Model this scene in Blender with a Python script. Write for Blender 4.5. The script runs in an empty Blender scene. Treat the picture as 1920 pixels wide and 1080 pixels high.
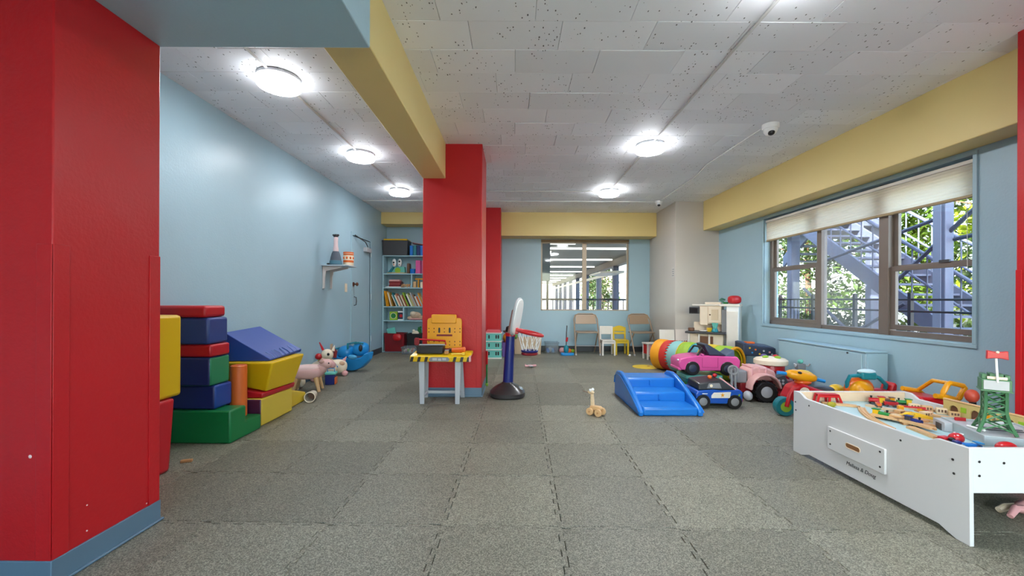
import bpy, bmesh, math, random
from mathutils import Vector, Matrix, Euler

PI = math.pi
RND = random.Random(11)
SC = bpy.context.scene
COL = SC.collection

# ------------------------------------------------------------------ camera, world, sun, exposure
CAM_H, FPX = 1.05, 767.0
cam_d = bpy.data.cameras.new('camera')
cam = bpy.data.objects.new('camera', cam_d)
COL.objects.link(cam)
cam.location = (0, 0, CAM_H)
cam.rotation_euler = (math.radians(90), math.radians(-0.25), 0)
cam_d.sensor_width = 36
cam_d.lens = 36 * FPX / 1920
cam_d.shift_x = -4 / 1920
cam_d.shift_y = 20 / 1920
cam_d.clip_start = 0.05
cam_d.clip_end = 300
SC.camera = cam

world = bpy.data.worlds.new('world')
SC.world = world
world.use_nodes = True
wn = world.node_tree
wn.nodes.clear()
w_out = wn.nodes.new('ShaderNodeOutputWorld')
w_bg = wn.nodes.new('ShaderNodeBackground')
w_sky = wn.nodes.new('ShaderNodeTexSky')
w_sky.sky_type = 'NISHITA'
w_sky.sun_disc = False
w_sky.sun_elevation = math.radians(42)
w_sky.sun_rotation = math.radians(215)
w_sky.air_density = 1.0
w_sky.dust_density = 2.0
wn.links.new(w_sky.outputs[0], w_bg.inputs[0])
w_bg.inputs[1].default_value = 0.38
wn.links.new(w_bg.outputs[0], w_out.inputs[0])

sun_d = bpy.data.lights.new('sun', 'SUN')
sun_d.energy = 8.5
sun_d.angle = math.radians(1)
sun_d.color = (1.0, 0.97, 0.92)
sun = bpy.data.objects.new('sun', sun_d)
COL.objects.link(sun)
sun.location = (-6, -6, 9)
sun.rotation_euler = Vector((0.62, 0.52, -0.62)).to_track_quat('-Z', 'Y').to_euler()

LAMP_STRENGTH = 30.0          # big bay; the lamps along the blue wall burn dimmer
SC.view_settings.view_transform = 'Standard'
SC.view_settings.look = 'None'
SC.view_settings.gamma = 1.0
SC.view_settings.use_curve_mapping = False
SC.view_settings.exposure = 2.22
SC.cycles.use_denoising = True
SC.cycles.max_bounces = 7
SC.cycles.diffuse_bounces = 4
SC.cycles.glossy_bounces = 3
SC.cycles.use_adaptive_sampling = True
SC.cycles.adaptive_threshold = 0.07
SC.cycles.caustics_reflective = False
SC.cycles.caustics_refractive = False
SC.cycles.transparent_max_bounces = 16
SC.cycles.sample_clamp_indirect = 6.0

# ------------------------------------------------------------------ materials
def lin(c):
    c = c / 255.0
    return c / 12.92 if c <= 0.04045 else ((c + 0.055) / 1.055) ** 2.4

def rgb(c):
    return (lin(c[0]), lin(c[1]), lin(c[2]), 1.0)

MATS = {}
def mat(name, c, rough=0.45, metal=0.0, spec=0.5, vary=0.06, scale=9.0, bump=0.0, bscale=120.0, coat=0.0, trans=0.0, alpha=1.0):
    """Plain painted / plastic / wood-like surface: base colour with slight procedural unevenness and fine relief."""
    if name in MATS:
        return MATS[name]
    m = bpy.data.materials.new(name)
    m.use_nodes = True
    nt = m.node_tree
    b = nt.nodes['Principled BSDF']
    b.inputs['Roughness'].default_value = rough
    b.inputs['Metallic'].default_value = metal
    b.inputs['Specular IOR Level'].default_value = spec
    b.inputs['Coat Weight'].default_value = coat
    b.inputs['Coat Roughness'].default_value = 0.15
    tc = nt.nodes.new('ShaderNodeTexCoord')
    no = nt.nodes.new('ShaderNodeTexNoise')
    no.inputs['Scale'].default_value = scale
    no.inputs['Detail'].default_value = 3
    nt.links.new(tc.outputs['Object'], no.inputs['Vector'])
    mx = nt.nodes.new('ShaderNodeMix')
    mx.data_type = 'RGBA'
    col = rgb(c)
    if max(c) - min(c) > 50:
        col = tuple(v * 0.80 for v in col[:3]) + (1.0,)   # dyed plastics and vinyls reflect less than their catalogue colour
    mx.inputs['A'].default_value = tuple(v * (1 - vary) for v in col[:3]) + (1,)
    mx.inputs['B'].default_value = tuple(min(1, v * (1 + vary)) for v in col[:3]) + (1,)
    nt.links.new(no.outputs['Fac'], mx.inputs['Factor'])
    nt.links.new(mx.outputs['Result'], b.inputs['Base Color'])
    if bump > 0:
        n2 = nt.nodes.new('ShaderNodeTexNoise')
        n2.inputs['Scale'].default_value = bscale
        n2.inputs['Detail'].default_value = 2
        nt.links.new(tc.outputs['Object'], n2.inputs['Vector'])
        bp = nt.nodes.new('ShaderNodeBump')
        bp.inputs['Strength'].default_value = bump
        bp.inputs['Distance'].default_value = 0.004
        nt.links.new(n2.outputs['Fac'], bp.inputs['Height'])
        nt.links.new(bp.outputs['Normal'], b.inputs['Normal'])
    if trans:
        b.inputs['Transmission Weight'].default_value = trans
    if alpha < 1:
        b.inputs['Alpha'].default_value = alpha
    MATS[name] = m
    return m

def emit_mat(name, c, s):
    m = bpy.data.materials.new(name)
    m.use_nodes = True
    nt = m.node_tree
    b = nt.nodes['Principled BSDF']
    b.inputs['Base Color'].default_value = (0.9, 0.9, 0.9, 1)
    b.inputs['Emission Color'].default_value = rgb(c)
    b.inputs['Emission Strength'].default_value = s
    MATS[name] = m
    return m

def wood_mat(name, c1, c2, rough=0.5, scale=6.0):
    m = bpy.data.materials.new(name)
    m.use_nodes = True
    nt = m.node_tree
    b = nt.nodes['Principled BSDF']
    b.inputs['Roughness'].default_value = rough
    tc = nt.nodes.new('ShaderNodeTexCoord')
    mp = nt.nodes.new('ShaderNodeMapping')
    mp.inputs['Scale'].default_value = (scale, scale * 8, scale * 8)
    no = nt.nodes.new('ShaderNodeTexNoise')
    no.inputs['Scale'].default_value = 2.0
    no.inputs['Detail'].default_value = 4
    nt.links.new(tc.outputs['Object'], mp.inputs['Vector'])
    nt.links.new(mp.outputs['Vector'], no.inputs['Vector'])
    mx = nt.nodes.new('ShaderNodeMix')
    mx.data_type = 'RGBA'
    mx.inputs['A'].default_value = rgb(c1)
    mx.inputs['B'].default_value = rgb(c2)
    nt.links.new(no.outputs['Fac'], mx.inputs['Factor'])
    nt.links.new(mx.outputs['Result'], b.inputs['Base Color'])
    MATS[name] = m
    return m

def paint_mat(name, c, rough=0.32, vary=0.05, bump=0.12, spec=0.5):
    """Gloss wall paint over rolled plaster: soft blotches, orange-peel relief."""
    m = bpy.data.materials.new(name)
    m.use_nodes = True
    nt = m.node_tree
    b = nt.nodes['Principled BSDF']
    b.inputs['Specular IOR Level'].default_value = spec
    geo = nt.nodes.new('ShaderNodeNewGeometry')
    no = nt.nodes.new('ShaderNodeTexNoise')
    no.inputs['Scale'].default_value = 1.7
    no.inputs['Detail'].default_value = 4
    nt.links.new(geo.outputs['Position'], no.inputs['Vector'])
    mx = nt.nodes.new('ShaderNodeMix')
    mx.data_type = 'RGBA'
    col = rgb(c)
    mx.inputs['A'].default_value = tuple(v * (1 - vary) for v in col[:3]) + (1,)
    mx.inputs['B'].default_value = tuple(min(1, v * (1 + vary)) for v in col[:3]) + (1,)
    nt.links.new(no.outputs['Fac'], mx.inputs['Factor'])
    nt.links.new(mx.outputs['Result'], b.inputs['Base Color'])
    mr = nt.nodes.new('ShaderNodeMapRange')
    mr.inputs['To Min'].default_value = rough - 0.06
    mr.inputs['To Max'].default_value = rough + 0.10
    n3 = nt.nodes.new('ShaderNodeTexNoise')
    n3.inputs['Scale'].default_value = 4.0
    n3.inputs['Detail'].default_value = 5
    nt.links.new(geo.outputs['Position'], n3.inputs['Vector'])
    nt.links.new(n3.outputs['Fac'], mr.inputs['Value'])
    nt.links.new(mr.outputs['Result'], b.inputs['Roughness'])
    n2 = nt.nodes.new('ShaderNodeTexNoise')
    n2.inputs['Scale'].default_value = 60
    n2.inputs['Detail'].default_value = 3
    nt.links.new(geo.outputs['Position'], n2.inputs['Vector'])
    n4 = nt.nodes.new('ShaderNodeTexNoise')
    n4.inputs['Scale'].default_value = 3.0
    n4.inputs['Detail'].default_value = 2
    nt.links.new(geo.outputs['Position'], n4.inputs['Vector'])
    ad = nt.nodes.new('ShaderNodeMath')
    ad.operation = 'MULTIPLY_ADD'
    nt.links.new(n4.outputs['Fac'], ad.inputs[0])
    ad.inputs[1].default_value = 5.0
    nt.links.new(n2.outputs['Fac'], ad.inputs[2])
    bp = nt.nodes.new('ShaderNodeBump')
    bp.inputs['Strength'].default_value = bump
    bp.inputs['Distance'].default_value = 0.008
    nt.links.new(ad.outputs[0], bp.inputs['Height'])
    nt.links.new(bp.outputs['Normal'], b.inputs['Normal'])
    MATS[name] = m
    return m

def floor_mat():
    m = bpy.data.materials.new('rubber_floor')
    m.use_nodes = True
    nt = m.node_tree
    b = nt.nodes['Principled BSDF']
    geo = nt.nodes.new('ShaderNodeNewGeometry')
    vo = nt.nodes.new('ShaderNodeTexVoronoi')
    vo.inputs['Scale'].default_value = 260
    nt.links.new(geo.outputs['Position'], vo.inputs['Vector'])
    cr = nt.nodes.new('ShaderNodeValToRGB')
    cr.color_ramp.interpolation = 'LINEAR'
    e = cr.color_ramp.elements
    e[0].position = 0.0
    e[0].color = rgb((85, 83, 72))
    e[1].position = 1.0
    e[1].color = rgb((160, 157, 139))
    x = cr.color_ramp.elements.new(0.45)
    x.color = rgb((116, 113, 100))
    sep = nt.nodes.new('ShaderNodeSeparateColor')
    nt.links.new(vo.outputs['Color'], sep.inputs['Color'])
    nt.links.new(sep.outputs[0], cr.inputs['Fac'])
    oi = nt.nodes.new('ShaderNodeObjectInfo')
    mr = nt.nodes.new('ShaderNodeMapRange')
    mr.inputs['To Min'].default_value = 0.78
    mr.inputs['To Max'].default_value = 1.10
    nt.links.new(oi.outputs['Random'], mr.inputs['Value'])
    no = nt.nodes.new('ShaderNodeTexNoise')
    no.inputs['Scale'].default_value = 1.3
    no.inputs['Detail'].default_value = 5
    nt.links.new(geo.outputs['Position'], no.inputs['Vector'])
    mr2 = nt.nodes.new('ShaderNodeMapRange')
    mr2.inputs['From Min'].default_value = 0.3
    mr2.inputs['From Max'].default_value = 0.7
    mr2.inputs['To Min'].default_value = 0.88
    mr2.inputs['To Max'].default_value = 1.08
    nt.links.new(no.outputs['Fac'], mr2.inputs['Value'])
    mu = nt.nodes.new('ShaderNodeMath')
    mu.operation = 'MULTIPLY'
    nt.links.new(mr.outputs['Result'], mu.inputs[0])
    nt.links.new(mr2.outputs['Result'], mu.inputs[1])
    vm = nt.nodes.new('ShaderNodeVectorMath')
    vm.operation = 'SCALE'
    nt.links.new(cr.outputs['Color'], vm.inputs[0])
    nt.links.new(mu.outputs[0], vm.inputs['Scale'])
    nt.links.new(vm.outputs['Vector'], b.inputs['Base Color'])
    b.inputs['Roughness'].default_value = 0.47
    b.inputs['Specular IOR Level'].default_value = 0.38
    bp = nt.nodes.new('ShaderNodeBump')
    bp.inputs['Strength'].default_value = 0.35
    bp.inputs['Distance'].default_value = 0.003
    nt.links.new(sep.outputs[1], bp.inputs['Height'])
    nt.links.new(bp.outputs['Normal'], b.inputs['Normal'])
    MATS['rubber_floor'] = m
    return m

def ceiling_mat():
    """Painted fissured acoustic tile: pits gathered in patches."""
    m = bpy.data.materials.new('acoustic_tile')
    m.use_nodes = True
    nt = m.node_tree
    b = nt.nodes['Principled BSDF']
    b.inputs['Roughness'].default_value = 0.6
    geo = nt.nodes.new('ShaderNodeNewGeometry')
    oi = nt.nodes.new('ShaderNodeObjectInfo')
    mp = nt.nodes.new('ShaderNodeMapping')
    mp.inputs['Scale'].default_value = (1.0, 0.55, 1.0)
    nt.links.new(geo.outputs['Position'], mp.inputs['Vector'])
    vo = nt.nodes.new('ShaderNodeTexVoronoi')
    vo.inputs['Scale'].default_value = 62
    nt.links.new(mp.outputs['Vector'], vo.inputs['Vector'])
    sep = nt.nodes.new('ShaderNodeSeparateColor')
    nt.links.new(vo.outputs['Color'], sep.inputs['Color'])
    no = nt.nodes.new('ShaderNodeTexNoise')
    no.inputs['Scale'].default_value = 2.6
    no.inputs['Detail'].default_value = 2
    nt.links.new(geo.outputs['Position'], no.inputs['Vector'])
    # a pit where the cell's own random value lies under the patch density
    mr = nt.nodes.new('ShaderNodeMapRange')
    mr.inputs['From Min'].default_value = 0.40
    mr.inputs['From Max'].default_value = 0.72
    mr.inputs['To Min'].default_value = 0.0
    mr.inputs['To Max'].default_value = 0.75
    nt.links.new(no.outputs['Fac'], mr.inputs['Value'])
    lt = nt.nodes.new('ShaderNodeMath')
    lt.operation = 'LESS_THAN'
    nt.links.new(sep.outputs[0], lt.inputs[0])
    nt.links.new(mr.outputs['Result'], lt.inputs[1])
    sz = nt.nodes.new('ShaderNodeMath')
    sz.operation = 'MULTIPLY'
    sz.inputs[1].default_value = 0.31
    nt.links.new(sep.outputs[1], sz.inputs[0])
    near = nt.nodes.new('ShaderNodeMath')
    near.operation = 'LESS_THAN'
    nt.links.new(vo.outputs['Distance'], near.inputs[0])
    nt.links.new(sz.outputs[0], near.inputs[1])
    pit = nt.nodes.new('ShaderNodeMath')
    pit.operation = 'MULTIPLY'
    nt.links.new(lt.outputs[0], pit.inputs[0])
    nt.links.new(near.outputs[0], pit.inputs[1])
    mrt = nt.nodes.new('ShaderNodeMapRange')
    mrt.inputs['To Min'].default_value = 0.94
    mrt.inputs['To Max'].default_value = 1.05
    nt.links.new(oi.outputs['Random'], mrt.inputs['Value'])
    base = nt.nodes.new('ShaderNodeVectorMath')
    base.operation = 'SCALE'
    base.inputs[0].default_value = rgb((240, 242, 246))[:3]
    nt.links.new(mrt.outputs['Result'], base.inputs['Scale'])
    mx = nt.nodes.new('ShaderNodeMix')
    mx.data_type = 'RGBA'
    nt.links.new(pit.outputs[0], mx.inputs['Factor'])
    nt.links.new(base.outputs['Vector'], mx.inputs['A'])
    mx.inputs['B'].default_value = rgb((98, 98, 98))
    nt.links.new(mx.outputs['Result'], b.inputs['Base Color'])
    bp = nt.nodes.new('ShaderNodeBump')
    bp.invert = True
    bp.inputs['Strength'].default_value = 0.6
    bp.inputs['Distance'].default_value = 0.004
    nt.links.new(pit.outputs[0], bp.inputs['Height'])
    nt.links.new(bp.outputs['Normal'], b.inputs['Normal'])
    MATS['acoustic_tile'] = m
    return m

def glass_mat(name, tint=(245, 250, 250), refl=0.08, haze=0.0):
    m = bpy.data.materials.new(name)
    m.use_nodes = True
    nt = m.node_tree
    nt.nodes.clear()
    out = nt.nodes.new('ShaderNodeOutputMaterial')
    tr = nt.nodes.new('ShaderNodeBsdfTransparent')
    tr.inputs[0].default_value = rgb(tint)
    gl = nt.nodes.new('ShaderNodeBsdfGlossy')
    gl.inputs['Roughness'].default_value = 0.03
    mx = nt.nodes.new('ShaderNodeMixShader')
    lw = nt.nodes.new('ShaderNodeLayerWeight')
    lw.inputs['Blend'].default_value = 0.5
    pw = nt.nodes.new('ShaderNodeMath')
    pw.operation = 'POWER'
    pw.inputs[1].default_value = 5.0
    nt.links.new(lw.outputs['Facing'], pw.inputs[0])
    fr = nt.nodes.new('ShaderNodeMath')
    fr.operation = 'MULTIPLY_ADD'
    fr.inputs[1].default_value = 0.8
    fr.inputs[2].default_value = 0.03
    nt.links.new(pw.outputs[0], fr.inputs[0])
    nt.links.new(fr.outputs[0], mx.inputs[0])
    nt.links.new(tr.outputs[0], mx.inputs[1])
    nt.links.new(gl.outputs[0], mx.inputs[2])
    last = mx
    if haze:
        df = nt.nodes.new('ShaderNodeBsdfDiffuse')
        df.inputs[0].default_value = rgb((215, 220, 225))
        m2 = nt.nodes.new('ShaderNodeMixShader')
        tc = nt.nodes.new('ShaderNodeTexCoord')
        no = nt.nodes.new('ShaderNodeTexNoise')
        no.inputs['Scale'].default_value = 5
        no.inputs['Detail'].default_value = 6
        nt.links.new(tc.outputs['Object'], no.inputs['Vector'])
        ml = nt.nodes.new('ShaderNodeMath')
        ml.operation = 'MULTIPLY'
        ml.inputs[1].default_value = haze * 2
        nt.links.new(no.outputs['Fac'], ml.inputs[0])
        nt.links.new(ml.outputs[0], m2.inputs[0])
        nt.links.new(mx.outputs[0], m2.inputs[1])
        nt.links.new(df.outputs[0], m2.inputs[2])
        last = m2
    nt.links.new(last.outputs[0], out.inputs[0])
    MATS[name] = m
    return m

# ------------------------------------------------------------------ mesh builder
class MB:
    def __init__(s):
        s.v, s.f, s.fm, s.m = [], [], [], 0
    def add(s, vs, fs, mi=None):
        o = len(s.v)
        s.v += [Vector(p) for p in vs]
        for k, f in enumerate(fs):
            s.f.append([i + o for i in f])
            s.fm.append(s.m if mi is None else (mi[k] if isinstance(mi, (list, tuple)) else mi))
        return s
    def hexa(s, p, fm=None):
        # p: bottom 4 counter-clockwise from (x0,y0), then top 4
        fs = [(3, 2, 1, 0), (4, 5, 6, 7), (0, 1, 5, 4), (1, 2, 6, 5), (2, 3, 7, 6), (3, 0, 4, 7)]
        mi = None
        if fm:
            mi = [fm.get(k, s.m) for k in ('bottom', 'top', 'front', 'right', 'back', 'left')]
        return s.add(p, fs, mi)
    def box(s, x0, x1, y0, y1, z0, z1, fm=None):
        return s.hexa([(x0, y0, z0), (x1, y0, z0), (x1, y1, z0), (x0, y1, z0), (x0, y0, z1), (x1, y0, z1), (x1, y1, z1), (x0, y1, z1)], fm)
    def cbox(s, cx, cy, cz, dx, dy, dz, fm=None):
        return s.box(cx - dx / 2, cx + dx / 2, cy - dy / 2, cy + dy / 2, cz - dz / 2, cz + dz / 2, fm)
    def xbox(s, fx, d0, d1, y0, y1, z0, z1):
        # box whose x follows a slanting wall line fx(y)
        a, b, c, d = fx(y0) + d0, fx(y0) + d1, fx(y1) + d1, fx(y1) + d0
        return s.hexa([(a, y0, z0), (b, y0, z0), (c, y1, z0), (d, y1, z0), (a, y0, z1), (b, y0, z1), (c, y1, z1), (d, y1, z1)])
    def prism(s, poly, axis, a, b):
        n = len(poly)
        def P(u, w, t):
            return {'x': (t, u, w), 'y': (u, t, w), 'z': (u, w, t)}[axis]
        vs = [P(u, w, a) for u, w in poly] + [P(u, w, b) for u, w in poly]
        fs = [list(range(n))[::-1], list(range(n, 2 * n))] + [(i, (i + 1) % n, (i + 1) % n + n, i + n) for i in range(n)]
        return s.add(vs, fs)
    def cyl(s, p0, p1, r0, r1=None, n=16, caps=True):
        r1 = r0 if r1 is None else r1
        p0, p1 = Vector(p0), Vector(p1)
        d = (p1 - p0).normalized()
        u = d.orthogonal().normalized()
        w = d.cross(u)
        ring = [u * math.cos(2 * PI * i / n) + w * math.sin(2 * PI * i / n) for i in range(n)]
        vs = [p0 + q * r0 for q in ring] + [p1 + q * r1 for q in ring]
        fs = [(i, (i + 1) % n, (i + 1) % n + n, i + n) for i in range(n)]
        if caps:
            fs += [list(range(n))[::-1], list(range(n, 2 * n))]
        return s.add(vs, fs)
    def tube(s, pts, r, n=8, closed=False):
        pts = [Vector(p) for p in pts]
        k = len(pts)
        rs = r if isinstance(r, (list, tuple)) else [r] * k
        vs, prev = [], None
        for i, p in enumerate(pts):
            if closed:
                d = pts[(i + 1) % k] - pts[i - 1]
            else:
                d = pts[min(i + 1, k - 1)] - pts[max(i - 1, 0)]
            d.normalize()
            u = d.orthogonal().normalized() if prev is None else (prev - d * prev.dot(d)).normalized()
            prev = u
            w = d.cross(u)
            vs += [p + (u * math.cos(2 * PI * j / n) + w * math.sin(2 * PI * j / n)) * rs[i] for j in range(n)]
        fs = []
        for i in range(k if closed else k - 1):
            a, b = i * n, ((i + 1) % k) * n
            fs += [(a + j, a + (j + 1) % n, b + (j + 1) % n, b + j) for j in range(n)]
        if not closed:
            fs += [list(range(n))[::-1], list(range((k - 1) * n, k * n))]
        return s.add(vs, fs)
    def lathe(s, prof, n=20, c=(0, 0, 0), sx=1, sy=1, caps=True):
        c = Vector(c)
        vs = []
        for r, z in prof:
            vs += [c + Vector((r * math.cos(2 * PI * i / n) * sx, r * math.sin(2 * PI * i / n) * sy, z)) for i in range(n)]
        fs = []
        for k in range(len(prof) - 1):
            a, b = k * n, (k + 1) * n
            fs += [(a + i, a + (i + 1) % n, b + (i + 1) % n, b + i) for i in range(n)]
        if caps:
            fs += [list(range(n))[::-1], list(range((len(prof) - 1) * n, len(prof) * n))]
        return s.add(vs, fs)
    def ell(s, c, r, nu=16, nv=10, p=1.0):
        r = (r, r, r) if not isinstance(r, (tuple, list)) else r
        vs = [(c[0], c[1], c[2] - r[2])]
        def q(t):
            return math.copysign(abs(t) ** p, t)
        for k in range(1, nv):
            a = -PI / 2 + PI * k / nv
            for i in range(nu):
                t = 2 * PI * i / nu
                vs.append((c[0] + r[0] * q(math.cos(a)) * q(math.cos(t)), c[1] + r[1] * q(math.cos(a)) * q(math.sin(t)), c[2] + r[2] * q(math.sin(a))))
        vs.append((c[0], c[1], c[2] + r[2]))
        fs = [(0, 1 + (i + 1) % nu, 1 + i) for i in range(nu)]
        for k in range(nv - 2):
            a, b = 1 + k * nu, 1 + (k + 1) * nu
            fs += [(a + i, a + (i + 1) % nu, b + (i + 1) % nu, b + i) for i in range(nu)]
        t = 1 + (nv - 2) * nu
        fs += [(t + i, t + (i + 1) % nu, len(vs) - 1) for i in range(nu)]
        return s.add(vs, fs)
    def torus(s, c, R, r, axis=(0, 0, 1), n=24, m=8, sx=1.0):
        q = Vector((0, 0, 1)).rotation_difference(Vector(axis)).to_matrix()
        pts = [Vector(c) + q @ Vector((R * sx * math.cos(2 * PI * i / n), R * math.sin(2 * PI * i / n), 0)) for i in range(n)]
        return s.tube(pts, r, m, True)
    def rot(s, start, axis, ang, pivot=(0, 0, 0)):
        M = Matrix.Rotation(ang, 3, axis)
        pv = Vector(pivot)
        for i in range(start, len(s.v)):
            s.v[i] = M @ (s.v[i] - pv) + pv
        return s

def rrect(x0, x1, z0, z1, r, n=4):
    """Rounded rectangle outline, counter-clockwise."""
    pts = []
    for cx, cz, a0 in ((x1 - r, z0 + r, -PI / 2), (x1 - r, z1 - r, 0), (x0 + r, z1 - r, PI / 2), (x0 + r, z0 + r, PI)):
        for i in range(n + 1):
            a = a0 + PI / 2 * i / n
            pts.append((cx + r * math.cos(a), cz + r * math.sin(a)))
    return pts

def mesh_of(name, mb, mats, ang=35):
    me = bpy.data.meshes.new(name)
    me.from_pydata([tuple(p) for p in mb.v], [], mb.f)
    mats = mats if isinstance(mats, (list, tuple)) else [mats]
    for m in mats:
        me.materials.append(m)
    me.polygons.foreach_set('material_index', mb.fm)
    me.update()
    bm = bmesh.new()
    bm.from_mesh(me)
    bmesh.ops.recalc_face_normals(bm, faces=bm.faces)
    bm.to_mesh(me)
    bm.free()
    if ang:
        me.polygons.foreach_set('use_smooth', [True] * len(me.polygons))
        me.set_sharp_from_angle(angle=math.radians(ang))
    return me

def ob(name, mb, mats, parent=None, loc=(0, 0, 0), rot=(0, 0, 0), bevel=0.0, seg=2, ang=35):
    me = mb if isinstance(mb, bpy.types.Mesh) else mesh_of(name, mb, mats, ang)
    o = bpy.data.objects.new(name, me)
    COL.objects.link(o)
    o.location = loc
    o.rotation_euler = rot
    if parent is not None:
        o.parent = parent
    if bevel:
        b = o.modifiers.new('bevel', 'BEVEL')
        b.width = bevel
        b.segments = seg
        b.limit_method = 'ANGLE'
        b.angle_limit = math.radians(40)
        b.harden_normals = False
    return o

def tag(o, label, cat, group=None):
    o['label'] = label
    o['category'] = cat
    if group:
        o['group'] = group
    return o

def thing(name, label, cat, loc=(0, 0, 0), rz=0.0, group=None):
    o = bpy.data.objects.new(name, None)
    COL.objects.link(o)
    o.empty_display_size = 0.05
    o.location = loc
    o.rotation_euler = (0, 0, rz)
    return tag(o, label, cat, group)

def struct(name, mb, mats, parent=None, **k):
    o = ob(name, mb, mats, parent, **k)
    if parent is None:
        o['kind'] = 'structure'
    return o

def one(name, mb, mats, label, cat, group=None, **k):
    return tag(ob(name, mb, mats, None, **k), label, cat, group)

def text_part(name, body, size, m, parent, loc, rot, depth=0.0008, font_shear=0.0):
    cu = bpy.data.curves.new(name, 'FONT')
    cu.body = body
    cu.size = size
    cu.extrude = depth
    cu.shear = font_shear
    cu.align_x = 'CENTER'
    cu.align_y = 'CENTER'
    cu.resolution_u = 3
    tmp = bpy.data.objects.new(name + '_tmp', cu)
    COL.objects.link(tmp)
    dg = bpy.context.evaluated_depsgraph_get()
    dg.update()
    me = bpy.data.meshes.new_from_object(tmp.evaluated_get(dg))
    bpy.data.objects.remove(tmp)
    bpy.data.curves.remove(cu)
    me.materials.clear()
    me.materials.append(m)
    o = bpy.data.objects.new(name, me)
    COL.objects.link(o)
    o.parent = parent
    o.location = loc
    o.rotation_euler = rot
    return o

def G(x, y, h=0.0):
    """Point at height h seen at photograph pixel (x, y) - used to survey positions."""
    Y = FPX * (CAM_H - h) / (y - 560.0)
    return Vector(((x - 964.0) * Y / FPX, Y, h))

# ------------------------------------------------------------------ palette
M_BLUE = paint_mat('blue_wall_paint', (160, 190, 204), 0.36)
M_BLUE2 = paint_mat('blue_trim_paint', (157, 188, 202), 0.36)
M_RED = paint_mat('red_pillar_paint', (184, 26, 32), 0.36, 0.07, 0.16, 0.35)
M_YEL = paint_mat('yellow_beam_paint', (232, 208, 138), 0.42, 0.03, 0.06)
M_WHITEP = paint_mat('grey_white_paint', (198, 192, 184), 0.42, 0.02, 0.05)
M_FLOOR = floor_mat()
M_CEIL = ceiling_mat()
M_BASE = mat('blue_grey_vinyl', (92, 116, 134), 0.35, vary=0.08, scale=4)
M_BASED = mat('dark_vinyl_base', (62, 66, 72), 0.4)
M_SLAB = mat('floor_underlay', (45, 44, 40), 0.8)
M_WHITE = mat('white_plastic', (236, 236, 234), 0.35)
M_OFFW = mat('off_white', (222, 216, 206), 0.45)
M_CONDUIT = mat('white_conduit', (214, 214, 212), 0.4)
M_GREY = mat('mid_grey', (128, 130, 134), 0.4)
M_LGREY = mat('light_grey', (178, 180, 184), 0.4)
M_DGREY = mat('dark_grey', (62, 63, 66), 0.45)
M_BLACK = mat('black_plastic', (24, 24, 26), 0.35)
M_CHROME = mat('steel', (190, 190, 192), 0.25, metal=0.9)
M_BROWNF = mat('bronze_aluminium', (128, 116, 108), 0.4, metal=0.3)
M_GLASS = glass_mat('clear_glass')
M_GLASSH = glass_mat('dusty_glass', (240, 244, 246), haze=0.14)
M_LAMP = emit_mat('lamp_lens', (248, 251, 255), LAMP_STRENGTH)

M_LAMP_EDGE = emit_mat('lamp_lens_edge', (248, 251, 255), LAMP_STRENGTH * .17)
M_LAMP_DIM = emit_mat('lamp_lens_dim', (248, 251, 255), LAMP_STRENGTH * .46)
M_LAMP_DIM_EDGE = emit_mat('lamp_lens_dim_edge', (248, 251, 255), LAMP_STRENGTH * .11)
HC = 2.70
def XL(y): return -2.605 + 0.0087 * (y - 3.02)
def XR(y): return 3.45 + 0.0174 * (6.9 - y)
def XB(y): return 3.185 + 0.0225 * (6.9 - y)
YB, YREAR = 8.2, -2.4

# ------------------------------------------------------------------ floor of interlocking rubber tiles
fl = struct('floor', MB().box(-3.1, 4.1, YREAR - 0.2, YB + 0.25, -0.2, -0.012), M_SLAB)
fl['label'] = 'grey speckled rubber floor of interlocking tiles'
TS = 0.541
def tile_outline(s, shrink):
    n, amp, pts = 5, 0.011, []
    prof = []
    for k in range(n):
        a, w = k / n, 1.0 / n
        prof += [(a + 0.00 * w, -amp), (a + 0.46 * w, -amp), (a + 0.40 * w, amp), (a + 1.06 * w if k < n - 1 else a + 1.0 * w, amp)]
    prof = [(min(max(t, 0.0), 1.0), d) for t, d in prof]
    bot = [(t * s, d) for t, d in prof]
    rig = [(s + d, t * s) for t, d in prof]
    top = [(t * s, s + d) for t, d in reversed(prof)]
    lef = [(d, t * s) for t, d in reversed(prof)]
    pts = bot[1:] + rig[1:] + top[1:] + lef[1:]
    c = s / 2
    k = (s - shrink) / s
    return [((x - c) * k, (y - c) * k) for x, y in pts]
tm = MB()
o1, o2 = tile_outline(TS, 0.0065), tile_outline(TS, 0.0026)
n1 = len(o1)
tm.add([(x, y, 0.0) for x, y in o1] + [(x, y, -0.003) for x, y in o2] + [(x, y, -0.011) for x, y in o2],
       [list(range(n1))] + [(i, (i + 1) % n1, (i + 1) % n1 + n1, i + n1) for i in range(n1)] + [(i + n1, (i + 1) % n1 + n1, (i + 1) % n1 + 2 * n1, i + 2 * n1) for i in range(n1)])
tile_me = mesh_of('floor_tile', tm, M_FLOOR, 0)
GA = math.radians(-1.0)
for i in range(-6, 7):
    for j in range(-3, 12):
        lx, ly = (i + 0.5) * TS, (j + 0.5) * TS
        x = 0.224 + lx * math.cos(GA) - ly * math.sin(GA)
        y = 2.422 + lx * math.sin(GA) + ly * math.cos(GA)
        if XL(y) - 0.27 < x < XR(y) + 0.27 and 1.0 < y < YB + 0.2:
            t = ob('floor_tile', tile_me, None, fl, (x, y, RND.uniform(-0.0006, 0.0006)), (RND.uniform(-0.0012, 0.0012), RND.uniform(-0.0012, 0.0012), GA))
# plain continuation behind the camera
ob('floor_sheet', MB().box(-2.9, 3.7, YREAR, 1.05, -0.012, -0.0015), M_FLOOR, fl)

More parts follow.
